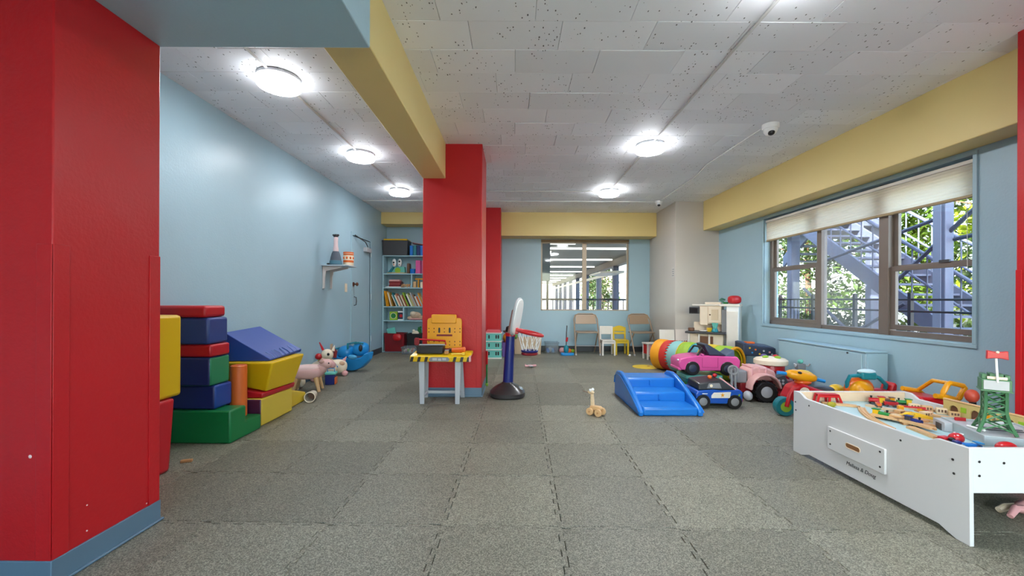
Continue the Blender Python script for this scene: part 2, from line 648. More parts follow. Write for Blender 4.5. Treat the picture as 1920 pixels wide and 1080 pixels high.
# ------------------------------------------------------------------ ceiling of acoustic tiles
ce = struct('ceiling', MB().box(-3.1, 4.1, YREAR - 0.2, YB + 0.25, HC + 0.012, HC + 2.6), mat('ceiling_deck', (120, 120, 120), 0.8))  # deck raised into an unseen upper storey that shades the outdoor stair
ce['label'] = 'grey ceiling of pitted acoustic tiles'
CW, CD = 0.564, 0.282
g = 0.0012
ctm = MB().hexa([(-CW / 2 + g + .0015, -CD / 2 + g + .0015, 0), (CW / 2 - g - .0015, -CD / 2 + g + .0015, 0), (CW / 2 - g - .0015, CD / 2 - g - .0015, 0), (-CW / 2 + g + .0015, CD / 2 - g - .0015, 0),
                 (-CW / 2 + g, -CD / 2 + g, .0015), (CW / 2 - g, -CD / 2 + g, .0015), (CW / 2 - g, CD / 2 - g, .0015), (-CW / 2 + g, CD / 2 - g, .0015)])
ctm.box(-CW / 2 + g, CW / 2 - g, -CD / 2 + g, CD / 2 - g, 0.0015, 0.02)
ct_me = mesh_of('ceiling_tile', ctm, M_CEIL, 0)
row0 = 2.429 - 4 * CD
for j in range(0, 25):
    y = row0 + (j + 0.5) * CD
    if y > YB + 0.05:
        break
    off = (0.0, 0.282, 0.14, 0.40)[j % 4]
    for i in range(-6, 8):
        x = i * CW + off
        if x < XL(y) - 0.285 or x > XR(y) + 0.285:
            continue
        if y < 1.6 and x < -0.8:
            continue
        sag = RND.random() ** 3 * 0.003
        ob('ceiling_tile', ct_me, None, ce, (x, y, HC - sag), (RND.uniform(-1, 1) * 0.004 * (RND.random() < 0.25), RND.uniform(-1, 1) * 0.003 * (RND.random() < 0.25), 0))
ob('ceiling_sheet', MB().box(-2.9, 3.7, YREAR, row0, HC - 0.001, HC + 0.015), M_CEIL, ce)

# ------------------------------------------------------------------ walls
wl = MB()
DY0, DY1, DZ = 6.49, 7.29, 2.05
for y0, y1, z0, z1 in ((YREAR - .2, DY0, 0, HC + .1), (DY1, YB + .2, 0, HC + .1), (DY0, DY1, DZ, HC + .1)):
    wl.xbox(XL, -0.22, 0, y0, y1, z0, z1)
wl.xbox(XL, -0.22, -0.12, DY0, DY1, 0, DZ)
struct('wall_left', wl, M_BLUE)['label'] = 'glossy light blue wall with a flush door'

WY0, WY1, WZ0, WZ1 = 3.13, 5.69, 0.715, 2.165
wr = MB()
for y0, y1, z0, z1 in ((YREAR - .2, WY0, 0, HC + .1), (WY1, YB + .2, 0, HC + .1), (WY0, WY1, WZ1, HC + .1), (WY0, WY1, 0, WZ0)):
    wr.xbox(XR, 0, 0.2, y0, y1, z0, z1)
struct('wall_right', wr, M_BLUE)['label'] = 'light blue wall with the wide window'

BX0, BX1, BZ0, BZ1 = 0.535, 2.305, 0.815, 2.245
wb = MB()
for x0, x1, z0, z1 in ((-2.9, BX0, 0, HC + .1), (BX1, 3.9, 0, HC + .1), (BX0, BX1, BZ1, HC + .1), (BX0, BX1, 0, BZ0)):
    wb.box(x0, x1, YB, YB + 0.2, z0, z1)
struct('wall_back', wb, M_BLUE)['label'] = 'light blue end wall with a two-pane window'
rw = MB()
for x0, x1, z0, z1 in ((-2.9, -1.5, 0, HC + .1), (2.9, 3.9, 0, HC + .1), (-1.5, 2.9, 2.3, HC + .1), (-1.5, 2.9, 0, .25)):
    rw.box(x0, x1, YREAR - 0.2, YREAR, z0, z1)
struct('wall_rear', rw, M_BLUE)['label'] = 'light blue wall behind the photographer with a window added for fill light'
w3 = struct('window_added', MB().box(-1.5, 2.9, YREAR - .12, YREAR - .05, .25, .3).box(-1.5, 2.9, YREAR - .12, YREAR - .05, 2.25, 2.3), M_BROWNF)  # unseen window, added behind the camera to brighten the room
for k in range(3):
    x = -1.5 + k * 2.175
    ob('window_frame', MB().box(x, x + .05, YREAR - .12, YREAR - .05, .3, 2.25), M_BROWNF, w3)
    if k < 2:
        ob('pane', MB().box(x + .05, x + 2.175, YREAR - .09, YREAR - .086, .3, 2.25), M_GLASS, w3)

# white corner column and its notice
col = struct('column', MB().box(2.715, 3.60, 6.9, YB + .05, 0, HC + .02), M_WHITEP, bevel=0.004)
col['label'] = 'grey-white boxed column in the room corner'
nt_ = one('paper_notice', MB().box(2.7125, 2.715, 6.93, 7.05, 1.43, 1.60), mat('notice_paper', (205, 202, 196), 0.7), 'small pale notice with grey lines on the white column', 'notice')
for k in range(4):
    ob('print_line', MB().box(2.7117, 2.7124, 6.945, 7.035 - 0.02 * (k % 2), 1.45 + 0.035 * k, 1.462 + 0.035 * k), M_GREY, nt_)

# beams
def beam(mb, label, m=M_YEL):
    o = struct('beam', mb, m, bevel=0.006)
    o['label'] = label
    return o
beam(MB().xbox(XB, 0, 0.45, 2.5, 6.9, 2.212, HC + .02), 'long mustard yellow beam above the wide window')
beam(MB().box(-0.982, -0.738, 1.93, 4.37, 2.33, HC + .02), 'mustard yellow ceiling beam running to the red middle pillar')
beam(MB().box(-0.26, 2.715, 7.81, YB + .02, 2.25, HC + .02), 'mustard yellow beam above the end wall window')
beam(MB().box(-2.7, -0.95, 7.86, YB + .02, 2.475, HC + .02), 'shallow mustard yellow beam above the toy shelves')
beam(MB().box(-2.75, -0.684, 0.9, 1.93, 2.228, HC + .02), 'dropped blue soffit over the large red pillar', M_BLUE2)

# pillars with corner guards and vinyl base
def pillar(x0, x1, y0, y1, label, guards, top=HC + .02, gh=1.24, base=0.097, gw=.055):
    p = struct('pillar', MB().box(x0, x1, y0, y1, 0, top), M_RED, bevel=0.005)
    p['label'] = label
    for gx, gy, sx, sy in guards:
        a = MB()
        # thin angle hugging the corner, arms going sx (along x) and sy (along y)
        a.box(min(gx, gx + sx * gw), max(gx, gx + sx * gw), gy - .004 if sy > 0 else gy, gy if sy > 0 else gy + .004, base, gh)
        a.box(gx - .004 if sx > 0 else gx, gx if sx > 0 else gx + .004, min(gy, gy + sy * gw), max(gy, gy + sy * gw), base, gh)
        ob('corner_guard', a, M_RED, p, bevel=0.0015)
    b = MB()
    e = .006
    b.box(x0 - e, x1 + e, y0 - e, y1 + e, 0, base)
    ob('vinyl_base', b, M_BASE, p, bevel=0.003)
    t = MB().box(x0 - .016, x1 + .016, y0 - .016, y1 + .016, 0, 0.012)
    ob('base_toe', t, M_BASE, p, bevel=0.005)
    return p
p1 = pillar(-2.75, -1.667, 1.477, 1.923, 'large glossy red pillar under the blue soffit', [(-1.667, 1.923, -1, -1), (-1.667, 1.477, -1, 1)], top=2.23)
M_CHIP = mat('chipped_plaster', (235, 205, 200), 0.8)
for y, z in ((1.60, 0.235), (1.60, 0.135), (1.86, 0.112), (1.52, 0.52)):
    r = RND.uniform(.003, .006)
    ob('paint_chip', MB().cyl((-1.6672, y, z), (-1.6662, y, z), r, r * .8, 7), M_CHIP, p1)
ob('paint_chip', MB().cyl((-1.745, 1.4768, .472), (-1.745, 1.4758, .472), .007, .005, 7), M_CHIP, p1)
pillar(-0.979, -0.347, 4.37, 5.0, 'glossy red middle pillar behind the toy workbench', [(-0.347, 4.37, -1, 1), (-0.347, 5.0, -1, -1)])
pillar(-0.98, -0.248, 7.42, YB + .02, 'glossy red pillar at the end wall', [(-0.248, 7.42, -1, 1)])
pillar(3.087, 3.65, 1.75, 2.516, 'red pillar behind the train table', [(3.087, 2.516, 1, -1)], gw=.03)

# baseboards
struct('baseboard_back', MB().box(-0.24, 2.71, YB - .012, YB, 0, 0.11), M_BASED)
struct('baseboard_left', MB().xbox(XL, 0, .01, DY1 + .03, YB, 0, .1), M_BASED)
struct('baseboard_right', MB().xbox(XR, -.01, 0, 2.5, 6.9, 0, .1), M_BASE)
struct('baseboard_left', MB().xbox(XL, 0, .01, 1.93, DY0 - .05, 0, .1), M_BASE)

# flush door in the left wall
dr = struct('door_1', MB().xbox(XL, -.05, -.006, DY0 + .008, DY1 - .008, .012, DZ - .008), M_BLUE, bevel=.002)
dr['label'] = 'light blue painted flush door beside the toy shelves'
fr = MB()
fr.xbox(XL, -.06, .012, DY0 - .05, DY0, 0, DZ + .05)
fr.xbox(XL, -.06, .012, DY1, DY1 + .05, 0, DZ + .05)
fr.xbox(XL, -.06, .012, DY0, DY1, DZ, DZ + .05)
ob('door_frame', fr, M_BLUE2, dr, bevel=.003)
for z in (.28, 1.02, 1.78):
    ob('hinge', MB().cyl((XL(DY1) + .016, DY1 - .004, z), (XL(DY1) + .016, DY1 - .004, z + .1), .009, n=8), mat('painted_hinge', (198, 216, 220), .4), dr)
kb = MB().cyl((XL(DY0) - .006, DY0 + .07, 1.27), (XL(DY0) + .05, DY0 + .07, 1.27), .012)
kb.ell((XL(DY0) + .055, DY0 + .07, 1.27), (.022, .03, .03))
kb.cyl((XL(DY0) - .006, DY0 + .07, 1.27), (XL(DY0) + .004, DY0 + .07, 1.27), .035)
ob('door_knob', kb, mat('old_bronze', (112, 66, 48), .4, metal=.4), dr)
xx = XL(DY0)
ob('pull_handle', MB().tube([(xx - .005, DY0 + .1, 1.07), (xx + .03, DY0 + .1, 1.06), (xx + .035, DY0 + .1, 1.0), (xx + .03, DY0 + .1, .94), (xx - .005, DY0 + .1, .93)], .007), M_DGREY, dr)
cl = MB().box(xx - .006, xx + .06, 6.98, 7.22, 1.84, 1.92)
ob('door_closer', cl, M_LGREY, dr, bevel=.01)
ob('closer_arm', MB().tube([(xx + .05, 7.05, 1.93), (xx + .10, 6.80, 1.98), (xx + .02, 6.56, 2.06)], .008), M_DGREY, dr)

# ------------------------------------------------------------------ wide window in the right wall
w1 = struct('window_1', MB().xbox(XR, -.014, .01, WY0 - .03, WY1 + .03, WZ0 - .03, WZ0).xbox(XR, -.014, .01, WY0 - .03, WY1 + .03, WZ1, WZ1 + .03)
            .xbox(XR, -.014, .01, WY0 - .03, WY0, WZ0, WZ1).xbox(XR, -.014, .01, WY1, WY1 + .03, WZ0, WZ1), M_BLUE2, bevel=.003)
w1['label'] = 'wide window with sliding sashes and a half-drawn shade'
def YX(px, d=.08):
    # depth along the wall at which the window plane is seen at column px
    k = (px - 964.0) / FPX
    return (3.45 + d + .0174 * 6.9) / (k + .0174)
D = .085
def fbar(y0, y1, z0, z1, d0=D, d1=D + .06):
    return MB().xbox(XR, d0, d1, y0, y1, z0, z1)
def fpart(name, y0, y1, z0, z1, d0=D, d1=D + .06, m=M_BROWNF):
    return ob(name, fbar(y0, y1, z0, z1, d0, d1), m, w1, bevel=.003)
yA, yB_, yC, yD = WY1, YX(1536), YX(1659), WY0
fpart('outer_frame', WY0, WY1, WZ0, WZ0 + .05)
fpart('outer_frame', WY0, WY1, WZ1 - .05, WZ1)
fpart('outer_frame', WY0, WY0 + .035, WZ0, WZ1)
fpart('outer_frame', WY1 - .05, WY1, WZ0, WZ1)
fpart('mullion', yB_ - .035, yB_ + .035, WZ0, WZ1, D - .01)
fpart('mullion', yC - .05, yC + .05, WZ0, WZ1, D - .02)
def sash(y0, y1, z0, z1, d, w=.045):
    s = ob('sash', fbar(y0, y1, z0, z0 + w, d, d + .03).xbox(XR, d, d + .03, y0, y1, z1 - w, z1)
           .xbox(XR, d, d + .03, y0, y0 + w, z0 + w, z1 - w).xbox(XR, d, d + .03, y1 - w, y1, z0 + w, z1 - w), M_BROWNF, w1, bevel=.002)
    ob('pane', MB().xbox(XR, d + .012, d + .016, y0 + w, y1 - w, z0 + w, z1 - w), M_GLASS, s)
    return s
ml, mr_ = 1.48, 1.37
sash(yB_ + .035, WY1 - .05, WZ0 + .05, ml, D + .005)
sash(yB_ + .035, WY1 - .05, ml - .03, WZ1 - .05, D + .032)
sash(WY0 + .03, yC - .05, WZ0 + .06, mr_, D + .005)
sash(WY0 + .03, yC - .05, mr_ - .035, WZ1 - .05, D + .032)
ob('sash_latch', MB().xbox(XR, D - .005, D + .01, 3.38, 3.46, mr_ - .002, mr_ + .022), M_DGREY, w1)
ob('pane', MB().xbox(XR, D + .02, D + .024, yC + .05, yB_ - .035, WZ0 + .05, WZ1 - .05), M_GLASSH, w1)
sillm = MB().xbox(XR, .0, D + .01, WY0, WY1, WZ0 - .012, WZ0 + .004)
ob('window_sill', sillm, M_BLUE2, w1, bevel=.002)
# cellular shade
M_SHADE = mat('shade_cloth', (236, 226, 206), .8, vary=.04)
_n = M_SHADE.node_tree
_b = _n.nodes['Principled BSDF']
_t = _n.nodes.new('ShaderNodeBsdfTranslucent')
_t.inputs[0].default_value = rgb((240, 228, 206))
_m = _n.nodes.new('ShaderNodeMixShader')
_m.inputs[0].default_value = .5
_o = [n for n in _n.nodes if n.type == 'OUTPUT_MATERIAL'][0]
_n.links.new(_b.outputs[0], _m.inputs[1])
_n.links.new(_t.outputs[0], _m.inputs[2])
_n.links.new(_m.outputs[0], _o.inputs[0])
sh = thing('window_shade', 'beige cellular shade across the top of the wide window', 'window shade', (XR(4.4) + .05, 4.4, 2.15))
L = sh.location
def shl(mb):
    for v in mb.v:
        v -= L
    return mb
sy0, sy1, szt, szb = WY0 + .015, WY1 - .015, 2.145, 1.875
ob('head_rail', shl(MB().xbox(XR, .012, .06, sy0, sy1, szt - .03, szt)), M_OFFW, sh, bevel=.004)
ob('bottom_rail', shl(MB().xbox(XR, .02, .055, sy0, sy1, szb - .022, szb)), mat('shade_rail', (196, 172, 132), .6), sh, bevel=.004)
npl = 9
pv, pf = [], []
for i in range(npl * 2 + 1):
    z = szt - .03 + (szb - szt + .03) * i / (npl * 2)
    d = .024 if i % 2 else .030
    pv += [(XR(sy0) + d, sy0, z), (XR(sy1) + d, sy1, z)]
for i in range(npl * 2):
    pf.append((2 * i, 2 * i + 1, 2 * i + 3, 2 * i + 2))
ob('pleated_cloth', shl(MB().add(pv, pf)), M_SHADE, sh, ang=0)
ob('pull_cord', shl(MB().tube([(XR(3.2) + .025, 3.2, szb), (XR(3.2) + .03, 3.2, 1.30)], .002, 5)), M_OFFW, sh)

# ------------------------------------------------------------------ end wall window
w2 = struct('window_2', MB().box(BX0, BX1, YB + .03, YB + .12, BZ1 - .05, BZ1), mat('tan_header', (150, 124, 84), .5), bevel=.003)
w2['label'] = 'two-pane window in the end wall looking onto a covered walkway'
M_FR2 = mat('beige_aluminium', (176, 160, 140), .4, metal=.2)
for x0, x1, z0, z1 in ((BX0, BX0 + .03, BZ0, BZ1), (BX1 - .03, BX1, BZ0, BZ1), (BX0, BX1, BZ0, BZ0 + .02), (1.375, 1.435, BZ0, BZ1), (1.43, 1.46, BZ0, BZ1), (BX0, BX1, BZ1 - .075, BZ1 - .05)):
    ob('window_frame', MB().box(x0, x1, YB + .06, YB + .12, z0, z1), M_FR2, w2, bevel=.003)
ob('pane', MB().box(BX0 + .03, 1.375, YB + .09, YB + .094, BZ0 + .02, BZ1 - .05), M_GLASS, w2)
ob('pane', MB().box(1.46, BX1 - .03, YB + .09, YB + .094, BZ0 + .02, BZ1 - .05), M_GLASS, w2)

# ------------------------------------------------------------------ ceiling fixtures
def lamp(x, y, label, dim=False):
    t = thing('ceiling_lamp', label, 'ceiling lamp', (x, y, HC - .004), 0, 'round flush ceiling lamps')
    ob('lamp_base', MB().lathe([(.135, 0), (.15, -.004), (.15, -.022), (.14, -.024)], 40), M_LGREY, t)
    ob('lamp_lens', MB().lathe([(.150, -.066), (.144, -.073), (.10, -.078), (.0005, -.079)], 40, caps=False), M_LAMP_DIM if dim else M_LAMP, t)
    ob('lens_edge', MB().lathe([(.142, -.024), (.153, -.03), (.153, -.06), (.150, -.066)], 40, caps=False), M_LAMP_DIM_EDGE if dim else M_LAMP_EDGE, t)
lamp(-1.766, 3.06, 'round white ceiling lamp closest to the blue soffit', True)
lamp(-1.755, 4.66, 'round white ceiling lamp, middle one of the row along the blue wall', True)
lamp(-1.745, 6.22, 'round white ceiling lamp closest to the toy shelves', True)
lamp(1.44, 4.36, 'round white ceiling lamp nearest the big dome camera')
lamp(1.435, 6.22, 'round white ceiling lamp straight before the end wall window')
lamp(1.43, 1.98, 'round white ceiling lamp above the train table end of the room')
lamp(1.43, -0.3, 'round white ceiling lamp added behind the photographer for fill light', True)  # unseen extra lamp, added to lift the light from behind

def conduit(pts, label, r=.009, m=M_CONDUIT):
    return one('surface_conduit', MB().tube(pts, r, 8), m, label, 'conduit')
zc = HC - .014
conduit([(-1.768, 1.95, zc), (-1.766, 2.9, zc)], 'white conduit between the blue soffit and the first ceiling lamp')
conduit([(-1.764, 3.22, zc), (-1.757, 4.5, zc)], 'white conduit joining the first and middle lamps by the blue wall')
conduit([(-1.753, 4.82, zc), (-1.747, 6.06, zc)], 'white conduit joining the middle lamp and the lamp near the shelves')
conduit([(1.432, 2.14, zc), (1.438, 4.2, zc)], 'long pale conduit across the big ceiling towards the lamp near the dome camera')
conduit([(1.44, 4.52, zc), (1.436, 6.06, zc)], 'pale conduit joining the two lamps before the end wall window')
conduit([(-1.58, 6.22, zc), (1.27, 6.22, zc)], 'white cross conduit between the two far ceiling lamps', .007)
conduit([(-2.55, 6.86, zc), (2.34, 6.86, zc)], 'white cross conduit running to the small dome camera', .01)
conduit([(2.36, 3.92, zc), (2.33, 4.95, zc), (2.42, 5.5, zc), (2.42, 6.78, zc)], 'thin white conduit joining the two dome cameras', .008)
def dome(x, y, r, label):
    t = thing('dome_camera', label, 'camera', (x, y, HC - .004))
    ob('camera_base', MB().lathe([(r, 0), (r, -r * .45), (r * .93, -r * .6)], 28), M_WHITE, t)
    d = ob('camera_dome', MB().lathe([(r * .85, -r * .58), (r * .8, -r * .95), (r * .55, -r * 1.3), (r * .25, -r * 1.45), (.0005, -r * 1.48)], 24), M_WHITE, t)
    ob('camera_lens', MB().ell((-r * .1, -r * .30, -r * 1.12), (r * .45, r * .45, r * .42), 14, 8), M_BLACK, d)
dome(2.40, 3.84, .072, 'larger white dome camera on the ceiling over the wide window side')
dome(2.42, 6.86, .06, 'small white dome camera on the ceiling by the grey-white column')

# heater / fan-coil cover under the window
hc = thing('heater_cover', 'light blue metal heater cover under the wide window', 'heater', (3.4, 4.4, 0))
hl = Vector(hc.location)
def hh(mb):
    for v in mb.v:
        v -= hl
    return mb
def XH(y): return 3.262 + .004 * (5.0 - y)
ob('cover_body', hh(MB().hexa([(XH(3.8) + .006, 3.806, 0), (XR(5.06), 3.806, 0), (XR(5.06), 5.05, 0), (XH(5.05) + .006, 5.05, 0),
                               (XH(3.8) + .006, 3.806, .56), (XR(5.06), 3.806, .56), (XR(5.06), 5.05, .56), (XH(5.05) + .006, 5.05, .56)])), M_BLUE2, hc, bevel=.004)
ob('front_panel', hh(MB().xbox(XH, -.004, .006, 3.84, 5.02, .05, .545)), M_BLUE2, hc, bevel=.003)
ob('end_panel', hh(MB().box(XH(3.8) + .02, XR(5.06) - .01, 3.80, 3.807, .02, .55)), M_BLUE2, hc, bevel=.003)
ob('top_lid', hh(MB().hexa([(XH(3.8) - .008, 3.795, .56), (XR(5.06), 3.795, .56), (XR(5.06), 5.06, .56), (XH(5.06) - .008, 5.06, .56),
                            (XH(3.8) - .008, 3.795, .575), (XR(5.06), 3.795, .575), (XR(5.06), 5.06, .575), (XH(5.06) - .008, 5.06, .575)])), M_BLUE2, hc, bevel=.004)
ob('latch', hh(MB().cyl((XH(4.0) - .008, 4.0, .535), (XH(4.0), 4.0, .535), .01, n=10)), M_DGREY, hc)

# ------------------------------------------------------------------ toy palette
def vinyl(n, c): return mat('vinyl_' + n, c, 0.38, vary=.05, scale=3, bump=.05, bscale=25)
V_RED, V_BLUE, V_NAVY = vinyl('red', (200, 24, 38)), vinyl('blue', (28, 74, 160)), vinyl('navy', (34, 48, 112))
V_GREEN, V_YEL, V_ORG = vinyl('green', (14, 128, 68)), vinyl('yellow', (240, 196, 20)), vinyl('orange', (240, 116, 44))
V_PURP, V_LGREEN = vinyl('purple', (92, 40, 70)), vinyl('bright_green', (36, 140, 96))
P_RED = mat('plastic_red', (206, 28, 38), .3)
P_DRED = mat('plastic_dark_red', (136, 16, 28), .35)
P_BLUE = mat('plastic_blue', (30, 128, 222), .26)
P_SKY = mat('plastic_sky', (34, 150, 222), .3)
P_NAVY = mat('plastic_navy', (24, 40, 118), .3)
P_DNAVY = mat('plastic_dark_navy', (40, 50, 72), .4)
P_YEL = mat('plastic_yellow', (246, 200, 30), .3)
P_AMB = mat('plastic_amber', (250, 172, 14), .32)
P_ORG = mat('plastic_orange', (244, 112, 34), .32)
P_GREEN = mat('plastic_green', (36, 138, 64), .35)
P_LIME = mat('plastic_lime', (160, 202, 50), .4)
P_TEAL = mat('plastic_teal', (24, 134, 148), .32)
P_AQUA = mat('plastic_aqua', (112, 204, 190), .4)
P_PINK = mat('plastic_pink', (240, 92, 168), .28, coat=.3)
P_LPINK = mat('plastic_light_pink', (240, 176, 176), .4)
P_PURP = mat('plastic_purple', (116, 84, 160), .4)
P_TAN = mat('cardboard_tan', (214, 186, 152), .6)
P_CREAM = mat('cream', (238, 222, 196), .5)
P_BEIGE = mat('beige_metal', (176, 150, 124), .4, metal=.1)
P_BROWN = mat('brown', (120, 80, 56), .5)
P_CLEAR = glass_mat('clear_plastic', (228, 234, 236), haze=.12)
W_LIGHT = wood_mat('light_wood', (222, 182, 132), (200, 156, 106))
W_MID = wood_mat('mid_wood', (200, 150, 98), (176, 122, 76))
W_PALE = wood_mat('pale_wood', (232, 208, 172), (214, 184, 144))

# ------------------------------------------------------------------ soft play blocks by the blue wall
SB = 'soft play blocks'
def soft(poly_mb, mats, label, bevel=.014, **k):
    o = one('soft_block', poly_mb, mats, label, 'play block', SB, bevel=bevel, **k)
    return o
# red leaning block and yellow block behind the big red pillar
mb = MB().hexa([(-2.52, 1.99, 0), (-2.085, 1.99, 0), (-2.07, 2.47, 0), (-2.52, 2.47, 0), (-2.52, 1.97, .425), (-2.115, 1.97, .425), (-2.115, 2.56, .425), (-2.52, 2.56, .425)])
soft(mb, V_RED, 'red soft block on the floor peeping from behind the large red pillar', .02)
soft(MB().box(-2.54, -2.118, 1.98, 2.612, .427, .938), V_YEL, 'tall yellow soft block standing on a red one behind the large pillar', .02)
# stair block and the tower on it
st = MB()
st.prism([(2.93, 0), (3.29, 0), (3.29, .118), (3.105, .118), (3.105, .236), (2.93, .236)], 'x', -2.57, -2.03)
soft(st, V_GREEN, 'green two-step stair block under the tall stack', .012)
xw = -2.575
soft(MB().box(xw, -2.160, 2.955, 3.14, .238, .412, {'front': 1, 'left': 1}), [V_BLUE, V_NAVY], 'blue soft block lying directly on the green stair block', .016)  # navy front and wall-side faces: shade painted onto the blue block
soft(MB().box(xw, -2.165, 2.915, 3.12, .414, .620, {'front': 1, 'left': 1, 'top': 1}), [V_LGREEN, V_NAVY], 'soft block with a green end and navy front in the tall stack', .016)
soft(MB().box(xw, -2.160, 2.915, 3.115, .622, .712), V_RED, 'thin red soft block in the middle of the tall stack', .016)
soft(MB().box(xw, -2.165, 2.895, 3.10, .714, .905), [mat('vinyl_mid_blue', (46, 72, 140), .38)], 'blue soft block second from the top of the tall stack', .018)
soft(MB().box(xw, -2.175, 2.88, 3.09, .907, .99), V_RED, 'flat red soft block on top of the tall stack', .02)
# orange roll
soft(MB().lathe([(.05, 0), (.057, .006), (.057, .395), (.05, .402)], 24), V_ORG, 'upright orange foam roll on the green stair', 0, loc=(-2.155, 3.205, .12))
# second heap
soft(MB().box(-2.56, -2.055, 3.33, 3.80, 0, .222, {'front': 1}), [vinyl('soft_yellow', (238, 206, 72)), V_PURP], 'yellow soft block with a purple front at the bottom of the wedge heap', .012)
soft(MB().hexa([(-2.55, 3.35, .224), (-2.06, 3.35, .224), (-2.03, 3.78, .224), (-2.55, 3.78, .224), (-2.55, 3.35, .345), (-2.05, 3.35, .268), (-2.02, 3.79, .268), (-2.55, 3.79, .345)]), V_RED, 'thin red wedge mat between two yellow blocks', .012)
soft(MB().hexa([(-2.50, 3.40, .348), (-2.045, 3.38, .272), (-2.01, 3.745, .272), (-2.5, 3.74, .348), (-2.55, 3.325, .522), (-1.955, 3.315, .522), (-1.935, 3.785, .535), (-2.55, 3.80, .535)]), V_YEL, 'yellow tapered soft block carrying the blue wedge', .014)
wd = soft(MB().hexa([(-2.50, 3.34, .527), (-2.02, 3.38, .527), (-2.0, 3.84, .542), (-2.5, 3.82, .542), (-2.36, 3.335, .765), (-2.015, 3.39, .536), (-1.995, 3.845, .568), (-2.36, 3.80, .785)]), [vinyl('wedge_blue', (46, 78, 162))], 'blue soft wedge with a sloping top over the yellow tapered block', .01)
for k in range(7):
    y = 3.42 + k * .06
    ob('sheen_crease', MB().tube([(-2.004 + .0012 * k, y, .545 + .003 * k), (-2.03, y + .012, .568 + .003 * k), (-2.075, y + .02 * (k % 2), .596 + .003 * k)], .004, 6), mat('vinyl_painted_sheen', (120, 146, 206), .25), wd)  # paler colour paints a sheen along the wedge's low edge
soft(MB().hexa([(-2.50, 3.84, 0), (-2.115, 3.84, 0), (-2.13, 4.2, 0), (-2.5, 4.2, 0), (-2.5, 3.84, .19), (-2.12, 3.84, .19), (-2.135, 4.2, .085), (-2.5, 4.2, .085)]), vinyl('soft_yellow2', (236, 200, 60)), 'low yellow wedge on the floor beyond the heap', .012)
# paper cup lying on the floor
cu = thing('toy_cup', 'small grey cup lying on its side by the yellow wedge', 'cup', (-2.045, 4.10, .052), 0)
c = MB().cyl((0, 0, 0), (-.03, .13, 0), .052, .042, 20, caps=False).cyl((0, .001, 0), (-.03, .13, 0), .047, .038, 20, caps=False)
c.cyl((-.029, .128, 0), (-.03, .132, 0), .042, .042, 20)
ob('cup_wall', c, mat('cup_grey', (190, 178, 160), .6), cu)
ob('cup_rim', MB().torus((0, 0, 0), .0495, .004, (-.03, .13, 0), 24, 6), P_CREAM, cu)
ob('cup_inside', MB().cyl((-.022, .10, 0), (-.0225, .102, 0), .041, n=18), P_BROWN, cu)
# wooden scrap beside the red block
one('wooden_peg', MB().box(-.012, .05, -.012, .012, 0, .016), W_MID, 'small brown wooden peg on the floor by the red block', 'peg', bevel=.003, loc=(-2.10, 2.60, 0), rot=(0, 0, .35))

# ------------------------------------------------------------------ animals along the wall
def legs(parent, pts, h, r0, r1, m, name='leg', n=10):
    for x, y, dx, dy in pts:
        ob(name, MB().cyl((x + dx, y + dy, 0), (x, y, h), r0, r1, n), m, parent)
# pink sheep stool
t = thing('animal_stool', 'pink upholstered animal stool with four wooden legs', 'stool', (-2.33, 4.62, 0), math.radians(14))
b = MB()
b.ell((0, 0, .21), (.165, .12, .075), 24, 12, .7)
F_PINK = mat('felt_pink', (214, 172, 168), .85, bump=.25, bscale=200)
ob('seat_body', b, F_PINK, t)
ob('seat_cushion', MB().ell((0, 0, .245), (.155, .11, .05), 24, 10, .75), mat('felt_pale', (226, 196, 190), .9, bump=.2, bscale=200), t)
hd = ob('head', MB().ell((.205, -.02, .30), (.085, .06, .055), 18, 10), F_PINK, t)
ob('neck', MB().cyl((.12, -.01, .22), (.19, -.02, .29), .06, .05, 14), F_PINK, t)
ob('snout', MB().ell((.27, -.03, .285), (.035, .04, .036), 14, 8), mat('felt_nose', (190, 146, 144), .85), hd)
for s in (-1, 1):
    ob('ear', MB().ell((.16, -.02 + s * .055, .335), (.03, .014, .02), 10, 6), mat('felt_nose2', (196, 156, 146), .85), hd)
    ob('eye', MB().ell((.235, -.02 + s * .055, .315), (.008, .006, .009), 8, 6), M_BLACK, hd)
legs(t, [(-.10, -.07, -.03, -.02), (.10, -.07, .04, -.02), (-.10, .07, -.03, .02), (.10, .07, .04, .02)], .16, .016, .027, W_LIGHT)
# bouncy unicorn
t = thing('hopper_unicorn', 'cream and red hopper toy with an upright red horn', 'ride-on toy', (-2.41, 5.18, 0), math.radians(12))
ob('body', MB().ell((0, 0, .16), (.16, .10, .11), 20, 12), P_CREAM, t)
hd = ob('head', MB().ell((.05, -.03, .335), (.075, .06, .07), 16, 10).cyl((.0, 0, .2), (.04, -.02, .33), .065, .055, 14), P_CREAM, t)
ob('horn', MB().cyl((.0, -.02, .39), (-.045, -.02, .49), .016, .006, 10), P_RED, hd)
ob('muzzle', MB().ell((-.045, -.05, .315), (.045, .04, .04), 14, 8), P_RED, hd)
ob('eye', MB().ell((.075, -.088, .345), (.016, .01, .018), 10, 8), M_BLACK, hd)
ob('ear', MB().cyl((.115, -.02, .38), (.135, -.02, .45), .022, .003, 10), P_CREAM, hd)
ob('saddle', MB().ell((.02, 0, .255), (.09, .085, .03), 16, 8), P_YEL, t)
ob('mane', MB().tube([(.11, 0, .41), (.14, .01, .36), (.13, .01, .29)], .022, 8), P_DRED, hd)
for x, y in ((-.1, -.06), (.1, -.06), (-.1, .06), (.1, .06)):
    ob('foot', MB().ell((x, y, .04), (.04, .035, .04), 12, 8), P_LPINK, t)
